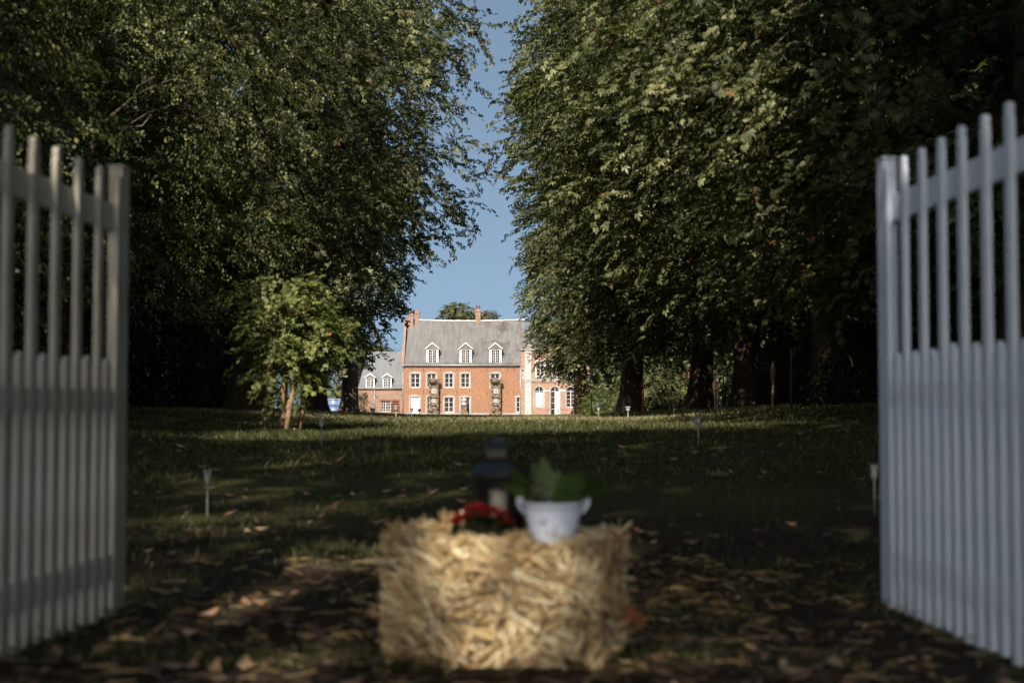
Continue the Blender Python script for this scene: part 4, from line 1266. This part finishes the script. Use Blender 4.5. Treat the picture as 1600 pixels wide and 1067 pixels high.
def bale():
    base = (-.10, 5.53)
    Lx, Ly, H = .835, .45, .455
    rz = R(-17)
    cx = (.335 - .545) / 2 + .083; cy = 5.53 + .22
    root = empty("straw_bale", (cx, cy, gz(cx, cy)), rz, label="rectangular straw bale between the gates, loose straws sticking out", cat="straw bale")
    # rounded compressed core
    nx, ny, nz = 22, 12, 14
    rg = np.random.default_rng(2)
    mb = MB()
    import itertools
    def P3(u, v, w):
        x, y, z = (u - .5) * Lx, (v - .5) * Ly, w * H
        # barrel the corners
        k = 1 - .06 * (abs(2 * u - 1) ** 4 * abs(2 * v - 1) ** 4)
        return np.array([x * k, y * k, z])
    faces = []
    for fixed, n1_, n2__, fn in (('y0', nx, nz, lambda a, b: (a, 0, b)), ('y1', nx, nz, lambda a, b: (1 - a, 1, b)), ('x1', ny, nz, lambda a, b: (1, a, b)),
                                ('x0', ny, nz, lambda a, b: (0, 1 - a, b)), ('z1', nx, ny, lambda a, b: (a, b, 1)), ('z0', nx, ny, lambda a, b: (a, 1 - b, 0))):
        vs = np.array([P3(*fn(i / n1_, j / n2__)) for j in range(n2__ + 1) for i in range(n1_ + 1)])
        c = np.array([0, 0, H / 2]); dirv = (vs - c)
        vs = vs - .035 * dirv / np.array([Lx / 2, Ly / 2, H / 2]) * np.array([1, 1, .8]) + (n3(vs, 14.)[:, None] * .012) * np.sign(dirv)
        mb.add(vs.tolist(), [(j * (n1_ + 1) + i, j * (n1_ + 1) + i + 1, (j + 1) * (n1_ + 1) + i + 1, (j + 1) * (n1_ + 1) + i) for j in range(n2__) for i in range(n1_)], True)
    mb.build("core", simple("packed_straw", (.12, .07, .03), (.40, .27, .13), 38, .9, .8, .02), root)
    # straws lying on the faces in swirled bundles
    n = 13000
    f = rg.choice(5, n, p=[.40, .12, .14, .08, .26])
    u = rg.random(n); w = rg.random(n)
    pos = np.zeros((n, 3)); nrm = np.zeros((n, 3))
    hx, hy = Lx / 2, Ly / 2
    for k, (fx, nn) in enumerate([(lambda u, w: (u * Lx - hx, -hy + 0 * u, w * H), (0, -1, 0)), (lambda u, w: (u * Lx - hx, hy + 0 * u, w * H), (0, 1, 0)),
                                  (lambda u, w: (hx + 0 * u, u * Ly - hy, w * H), (1, 0, 0)), (lambda u, w: (-hx + 0 * u, u * Ly - hy, w * H), (-1, 0, 0)),
                                  (lambda u, w: (u * Lx - hx, w * Ly - hy, H + 0 * u), (0, 0, 1))]):
        m = f == k
        a = fx(u[m], w[m]); pos[m] = np.stack(a, 1); nrm[m] = nn
    sw = n3(pos, 8.5) * 2.0 + n3(pos + 9, 19) * .8
    t1 = np.where(np.abs(nrm[:, 2:3]) > .5, np.array([[1, 0, 0]]), np.cross(nrm, np.array([[0, 0, 1.]])))
    t1 = t1 / np.linalg.norm(t1, axis=1, keepdims=True); t2 = np.cross(nrm, t1)
    ang = sw + rg.normal(0, .45, n)
    d = t1 * np.cos(ang)[:, None] + t2 * np.sin(ang)[:, None] + nrm * rg.normal(0, .13, n)[:, None]
    relief = .016 * n3(pos + 3, 15)
    pos += nrm * (rg.normal(-.006, .012, n) + relief)[:, None]
    ln = rg.uniform(.06, .20, n)
    half = np.array([hx, hy, H / 2]) + .024
    cen = np.array([0, 0, H / 2])
    dn = np.abs(d / np.linalg.norm(d, axis=1, keepdims=True)) * (ln * .68)[:, None]
    inpl = np.abs(nrm) < .5
    lim_ = np.maximum(half - dn, .01)
    pos = np.where(inpl, np.clip(pos - cen, -lim_, lim_) + cen, pos)
    tint = np.clip(.5 + .28 * n3(pos, 13) + rg.normal(0, .36, n), 0, 1)
    straws("straws", pos, d, ln * 1.35, rg.uniform(.0016, .0054, n), tint, root, straw_m)
    # tufts standing out of the edges
    n = 2000
    tpos = np.stack([rg.uniform(-hx, hx, n), rg.choice([-1, 1], n) * hy * rg.uniform(.85, 1.0, n), np.full(n, H) + rg.uniform(-.01, .02, n)], 1)
    k = n // 2
    tpos[:k] = np.stack([rg.choice([-1, 1], k) * hx * rg.uniform(.93, 1.02, k), rg.uniform(-hy, hy, k), rg.uniform(0, H, k)], 1)
    dd = rg.normal(0, .6, (n, 3)) + np.sign(tpos - np.array([0, 0, H / 2])) * np.array([.25, .25, .2])
    cl = n3(tpos, 16) > .0
    straws("loose_straws", tpos[cl], dd[cl], rg.uniform(.07, .20, cl.sum()), rg.uniform(.0014, .0040, cl.sum()), np.clip(rg.normal(.55, .25, cl.sum()), 0, 1), root, straw_m)
    # baling twine
    tw = simple("twine", (.35, .25, .12), (.5, .38, .2), 30, .8)
    for yy in (-.12, .13):
        e = .006
        MB().tube([(-hx - e, yy, .02), (-hx - e, yy, H), (-hx * .5, yy, H + .004), (hx * .5, yy, H + .004), (hx + e, yy, H), (hx + e, yy, .02)], .003, 6).build("twine", tw, root)
    return cx, cy, H + gz(cx, cy)
bx, by, BT = bale()

# ------------------------------------------------------------------ things on the bale
black = simple("black_metal", (.006, .006, .007), (.014, .014, .016), 20, .25)
black_matt = simple("matt_black_metal", (.005, .005, .006), (.011, .011, .012), 20, .6, spec=.12)
def lantern():
    root = empty("lantern", (-.055, 5.80, BT + .012), R(-10), label="black metal lantern with a white candle, standing on the straw bale", cat="lantern")
    w = .085
    MB().box(-w - .012, w + .012, -w - .012, w + .012, 0, .03).box(-w, w, -w, w, .03, .042).build("base", black_matt, root, bevel=.003)
    fr = MB()
    for sx in (-1, 1):
        for sy in (-1, 1):
            fr.box(min(sx * w, sx * (w - .034)), max(sx * w, sx * (w - .034)), min(sy * w, sy * (w - .034)), max(sy * w, sy * (w - .034)), .042, .235)
    for s in (-1, 1):
        fr.box(-w + .034, w - .034, s * (w - .004) - .006, s * (w - .004) + .006, .200, .24); fr.box(s * (w - .004) - .006, s * (w - .004) + .006, -w + .034, w - .034, .200, .24)
    fr.build("frame", black_matt, root)
    rf = MB()
    def fr4(a, z0, b, z1):
        rf.add([(-a, -a, z0), (a, -a, z0), (a, a, z0), (-a, a, z0), (-b, -b, z1), (b, -b, z1), (b, b, z1), (-b, b, z1)],
               [(0, 1, 5, 4), (1, 2, 6, 5), (2, 3, 7, 6), (3, 0, 4, 7), (3, 2, 1, 0), (4, 5, 6, 7)])
    fr4(w + .028, .24, w + .022, .252); fr4(w + .02, .252, .045, .31); fr4(.042, .31, .042, .345); fr4(.058, .345, .055, .355); fr4(.052, .355, .02, .385)
    rf.build("roof", black, root, bevel=.002)
    MB().tube([(-.05, 0, .35)] + [(-.05 * math.cos(math.pi * k / 10), 0, .36 + .055 * math.sin(math.pi * k / 10)) for k in range(11)] + [(.05, 0, .35)], .0035, 6).build("handle", black, root)
    g, nt, b = mat_new("lantern_glass"); b.inputs["Base Color"].default_value = (.02, .02, .02, 1); b.inputs["Roughness"].default_value = .05
    tb = nt.nodes.new("ShaderNodeBsdfTransparent"); ms = nt.nodes.new("ShaderNodeMixShader"); ms.inputs[0].default_value = .05
    nt.links.new(tb.outputs[0], ms.inputs[1]); nt.links.new(b.outputs[0], ms.inputs[2]); nt.links.new(ms.outputs[0], nt.nodes["Material Output"].inputs[0])
    for k in range(4):
        MB().box(-w + .034, w - .034, -w + .006, -w + .008, .042, .200, Matrix.Rotation(k * math.pi / 2, 4, 'Z')).build("pane", g, root)
    wax = simple("candle_wax", (.42, .40, .36), (.52, .50, .45), 8, .45)
    c = MB().lathe([(.038, 0), (.038, .135), (.034, .14), (.0, .132)], 0, 0, 18).build("candle", wax, None)
    c.location = (root.location.x, root.location.y, BT + .012 + .043)
    tag(c, "white pillar candle inside the black lantern", "candle")
    MB().tube([(0, 0, .13), (.001, 0, .148)], .0015, 5).build("wick", black, c)
lantern()

enamel = simple("white_enamel", (.60, .67, .82), (.70, .76, .88), 4, .22)
def pot():
    root = empty("enamel_pot", (.158, 5.50, BT + .012), R(6), label="oval white enamel pot with two ear handles on the straw bale", cat="pot")
    b = MB()
    prof = [(.088, 0), (.094, .006), (.108, .06), (.122, .12), (.130, .155), (.137, .158), (.137, .164), (.128, .164), (.118, .12), (.10, .05), (0, .04)]
    b.lathe(prof, 0, 0, 32, sx=1.0, sy=.74)
    b.build("body", enamel, root)
    for s in (-1, 1):
        h = MB()
        pts = [(s * .122, 0, .118), (s * .140, 0, .135), (s * .154, 0, .160), (s * .152, 0, .182), (s * .142, 0, .186), (s * .136, 0, .172), (s * .133, 0, .160)]
        h.tube([(p[0], p[1] - .022, p[2]) for p in pts], .006, 7); h.tube([(p[0], p[1] + .022, p[2]) for p in pts], .006, 7)
        vs = [(p[0], p[1] + e, p[2]) for e in (-.022, .022) for p in pts[:5]]
        h.add(vs, [(i, i + 1, i + 6, i + 5) for i in range(4)])
        h.build("handle", enamel, root)
    motif = MB()
    for (mx, mz, r0) in ((-.062, .095, .009), (-.045, .102, .006), (-.052, .084, .006)):
        yy = -.74 * .119 * math.sqrt(max(0, 1 - (mx / .119) ** 2)) - .0035
        motif.prism([(mx + r0 * (1 + .3 * math.cos(5 * t)) * math.cos(t), mz + r0 * (1 + .3 * math.cos(5 * t)) * math.sin(t)) for t in [i * math.pi / 10 for i in range(20)]][::-1], yy - .004, yy + .006)
    root.scale = (.88, .88, .92)
    motif.build("flower_motif", simple("lavender_print", (.46, .44, .66), (.54, .52, .72), 30, .3), root)
    MB().lathe([(.118, .135), (.0, .15)], 0, 0, 24, sy=.74).build("soil", M['bark'], root)
pot()

gleaf = leaf_mat("green_leaf", (.025, .055, .012), (.055, .10, .022), (.12, .18, .045), (.12, .16, .05), trans=.2)
def blade_leaf(base, tip, w, curl, seg=6):
    b, t = Vector(base), Vector(tip); d = t - b; side = d.cross(Vector((0, .6, 1)))
    if side.length < 1e-4: side = Vector((1, 0, 0))
    side.normalize(); q = []
    pr = None
    for i in range(seg + 1):
        k = i / seg; c = b.lerp(t, k) + Vector((0, 0, curl * math.sin(math.pi * k)))
        ww = w * math.sin(math.pi * (k * .94 + .05)) ** .55
        cur = (c - side * ww, c + side * ww + Vector((0, 0, ww * .15)))
        if pr: q += [pr[0], pr[1], cur[1], cur[0]]
        pr = cur
    return [tuple(v) for v in q]
def pot_plant():
    rr = random.Random(12)
    root = empty("green_plant", (.160, 5.50, BT + .145), label="green plant with broad upright leaves growing in the enamel pot", cat="plant")
    q = []; t = []
    for k in range(22):
        a = rr.uniform(-.5, 3.6) if k % 3 else rr.uniform(0, 6.28); L = rr.uniform(.05, .12); e = rr.uniform(.03, .13)
        b0 = (rr.uniform(-.07, .08), rr.uniform(-.03, .05), -.01)
        l = blade_leaf(b0, (b0[0] + math.cos(a) * L, b0[1] + math.sin(a) * L * .6, e), rr.uniform(.018, .034), .02)
        q += l; t += [rr.uniform(0, .9)] * (len(l) // 4)
    spec = [((-.015, 0), (-.03, .01, .18), .030, 0), ((-.02, .02), (-.05, .02, .14), .026, .01), ((.05, 0), (.13, -.02, .10), .022, .05), ((.06, .02), (.19, .0, .085), .02, .05), ((.04, -.01), (.07, -.02, .13), .022, .02),
            ((.07, 0), (.16, .03, .12), .018, .03), ((.02, .03), (.05, .05, .11), .024, .02), ((.05, -.03), (.10, -.05, .05), .02, .03), ((-.06, .03), (-.14, .04, .14), .026, .03), ((-.07, .0), (-.16, .02, .10), .02, .04),
            ((.0, -.03), (.03, -.06, .10), .018, .02), ((.03, .02), (.02, .03, .11), .026, 0), ((.07, .02), (.10, .03, .10), .026, .01)]
    for (b0, tp, w, c) in spec:
        for j in range(2):
            e = [rr.uniform(-.02, .02) for _ in range(3)]
            l = blade_leaf((b0[0], b0[1], -.03), (tp[0] + e[0], tp[1] + e[1], tp[2] * (1 - .25 * j) + e[2]), w * (1 - .2 * j), c)
            q += l; t += [rr.uniform(0, .9)] * (len(l) // 4)
    np_mesh("leaves", np.array(q), 4, gleaf, root, np.array(t)); root.scale = (1.15, 1.0, 1.1)
    # small white flowers at the left side of the pot
    r2 = empty("white_flowers", (.10, 5.48, BT + .135), label="bunch of tiny white flowers in the left side of the enamel pot", cat="flowers")
    st = MB(); fl = MB()
    for k in range(70):
        a = rr.uniform(0, 6.28); r = .048 * math.sqrt(rr.random())
        x, y, z = math.cos(a) * r * 1.3 + .01, math.sin(a) * r, rr.uniform(.015, .085)
        st.tube([(x * .3, y * .3, -.02), (x, y, z)], .0012, 4)
        s = rr.uniform(.004, .0075)
        for j in range(5):
            b = j * 1.2566 + rr.random()
            c, d = math.cos(b), math.sin(b)
            fl.add([(x, y, z), (x + s * (c - .4 * d), y + s * (d + .4 * c), z + s * .5), (x + s * 1.5 * c, y + s * 1.5 * d, z + s * .6), (x + s * (c + .4 * d), y + s * (d - .4 * c), z + s * .5)], [(0, 1, 2, 3)])
    st.build("stems", M['ivy'], r2); fl.build("blossoms", simple("white_petal", (.6, .62, .6), (.8, .8, .78), 9, .6), r2)
pot_plant()

def red_flowers():
    rr = random.Random(21)
    root = empty("red_flowers", (-.13, 5.55, BT + .025), label="low bunch of dark red flowers lying on the bale before the lantern", cat="flowers")
    lf = []; t = []
    for k in range(34):
        a = rr.uniform(0, 6.28); L = rr.uniform(.05, .10)
        l = blade_leaf((rr.uniform(-.09, .08), rr.uniform(-.03, .03), .01), (math.cos(a) * L * 1.3, math.sin(a) * L * .7, rr.uniform(.02, .07)), .012, .02)
        lf += l; t += [rr.random() * .8] * (len(l) // 4)
    np_mesh("leaves", np.array(lf), 4, M['ivy'], root, np.array(t))
    red = simple("dark_red_petal", (.24, .008, .006), (.42, .03, .02), 40, .6)
    orr = simple("orange_petal", (.5, .14, .02), (.65, .28, .05), 40, .6)
    def head(x, y, z, s, mat):
        h = MB()
        for ring, (n, tilt, sc) in enumerate([(11, .15, 1.0), (9, .5, .85), (7, .9, .65), (5, 1.25, .45)]):
            for j in range(n):
                a = 6.283 * j / n + ring * .4 + rr.uniform(-.1, .1)
                L = s * sc; c, d = math.cos(a), math.sin(a); ct, sn = math.cos(tilt), math.sin(tilt); w = L * .3
                h.add([(x, y, z), (x + c * ct * L * .6 - d * w, y + d * ct * L * .6 + c * w, z + sn * L * .6), (x + c * ct * L, y + d * ct * L, z + sn * L - .15 * L), (x + c * ct * L * .6 + d * w, y + d * ct * L * .6 - c * w, z + sn * L * .6)], [(0, 1, 2, 3)])
        h.build("flower_head", mat, root)
    for k in range(17):
        x = -.085 + .17 * (k / 16) + rr.uniform(-.012, .012)
        head(x, rr.uniform(-.04, .04), .035 + .05 * math.sin(math.pi * (k + 1) / 18) + rr.uniform(-.012, .012), rr.uniform(.026, .036), red)
    root.scale = (1.2, 1.1, 1.25)
    head(-.108, -.02, .03, .018, orr); head(-.10, .02, .04, .014, orr)
red_flowers()

# ------------------------------------------------------------------ ground cover
def dead_leaves():
    rg = np.random.default_rng(5)
    n = 7500
    y = 3.2 + 26 * rg.random(n) ** 1.9
    x = rg.uniform(-1, 1, n) * (y * .40 + .6)
    clump = n3(np.stack([x, y, 0 * x], 1), 1.3)
    k = rg.random(n) < (.32 + .7 * clump + .12 * (y < 9)) * (1 - .8 * sstep(11, 20, y))
    x, y = x[k], y[k]; n = len(x)
    s = rg.uniform(.02, .065, n)
    z = ground_z(x, y) + rg.uniform(.008, .035, n)
    a = rg.uniform(0, 6.28, n); tx, ty = rg.normal(0, .35, n), rg.normal(0, .35, n)
    c, d = np.cos(a), np.sin(a)
    V = []
    for (u, v, cu) in ((-1.0, 0, .35), (-.25, -.55, 0), (1.0, 0, .45), (-.1, .55, .0)):
        V.append(np.stack([x + (u * c - v * d) * s, y + (u * d + v * c) * s, z + s * (u * tx + v * ty) * .6 + s * cu * .7], 1))
    V = np.stack(V, 1).reshape(-1, 3)
    T = rg.random(n)
    m = leaf_mat("dead_leaf", (.035, .018, .010), (.095, .05, .026), (.55, .33, .19), (.60, .42, .26), rough=.6, trans=.1)  # brightest leaf tones stand in for sunlit patches on the ground
    o = np_mesh("fallen_leaves", V, 4, m, None, T); o["kind"] = "stuff"
    tag(o, "brown fallen leaves scattered over the ground and lawn", "fallen leaves")
dead_leaves()

def grass():
    rg = np.random.default_rng(6)
    n = 260000
    y = 5.5 + 75 * rg.random(n) ** 1.6
    x = rg.uniform(-1, 1, n) * (y * .38 + .8)
    cl = n3(np.stack([x, y, 0 * x], 1), .9) + .6 * n3(np.stack([x, y, 0 * x], 1), 3.1)
    dens = sstep(6, 17, y) * .9 + .06
    k = rg.random(n) < np.clip(dens + .35 * cl, .03, 1)
    x, y = x[k], y[k]; n = len(x)
    h = rg.uniform(.025, .075, n) * (1 + .5 * sstep(20, 60, y)) * (1 + .35 * np.clip(cl[k], -1, 1))
    w = .0035 + .00022 * y
    a = rg.uniform(0, 6.28, n); l = rg.normal(0, .5, (n, 2)) * h[:, None]
    z = ground_z(x, y) - .004
    c, d = np.cos(a) * w, np.sin(a) * w
    V = np.stack([np.stack([x - c, y - d, z], 1), np.stack([x + c, y + d, z], 1), np.stack([x + l[:, 0], y + l[:, 1], z + h], 1)], 1).reshape(-1, 3)
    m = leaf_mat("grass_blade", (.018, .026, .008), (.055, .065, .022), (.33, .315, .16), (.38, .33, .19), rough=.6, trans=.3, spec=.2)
    o = np_mesh("grass", V, 3, m, None, np.clip(rg.random(n) * .75 + .45 * sstep(24, 34, y), 0, .98)); o["kind"] = "stuff"  # far blades shifted paler: drier grass, and the sunny strip's brightness put into colour
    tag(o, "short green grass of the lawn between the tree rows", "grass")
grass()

def litter():
    rg = np.random.default_rng(8)
    n = 1700
    y = rg.uniform(4.2, 8.5, n); x = rg.normal(.1, 1.1, n)
    pos = np.stack([x, y, ground_z(x, y) + rg.uniform(.004, .025, n)], 1)
    a = rg.uniform(0, 6.28, n)
    d = np.stack([np.cos(a), np.sin(a), rg.normal(0, .12, n)], 1)
    o = straws("loose_straw", pos, d, rg.uniform(.04, .16, n), rg.uniform(.0012, .0025, n), np.clip(rg.normal(.25, .25, n), 0, 1), None, straw_m)
    o["kind"] = "stuff"; tag(o, "dry straws and twigs strewn on the ground around the bale", "straw litter")
    # weeds along the foot of the gates
    rg = np.random.default_rng(18)
    m = 80
    yy = rg.uniform(4.7, 7.6, m); xx = np.where(rg.random(m) < .5, 1, -1) * (1.86 + rg.normal(.02, .10, m) + (7 - yy) * .06)
    p = np.stack([xx, yy, ground_z(xx, yy) + rg.uniform(0, .02, m)], 1)
    V, T = place_sprays('small', p, rg.uniform(0, 6.28, m), rg.uniform(.1, 1.0, m), rg.uniform(.16, .34, m), rg)
    o = np_mesh("weeds", V, 4, M['shrubleaf'], None, T); o["kind"] = "stuff"; tag(o, "small green weeds at the foot of the gates", "weeds")
litter()
# one curled chestnut leaf caught on the bale
def caught_leaf():
    rs = random.Random(3)
    lf = leaf_quads(7, .085, .036, rs)
    me = bpy.data.meshes.new("fallen_leaf"); me.from_pydata(lf.tolist(), [], [tuple(range(i, i + 4)) for i in range(0, len(lf), 4)])
    me.materials.append(simple("orange_brown_leaf", (.20, .065, .022), (.32, .12, .05), 30, .6))
    o = link(bpy.data.objects.new("fallen_leaf", me)); o.location = (.475, 5.62, .16); o.rotation_euler = (R(70), R(20), R(10))
    tag(o, "orange-brown chestnut leaf caught on the right side of the straw bale", "leaf")
caught_leaf()
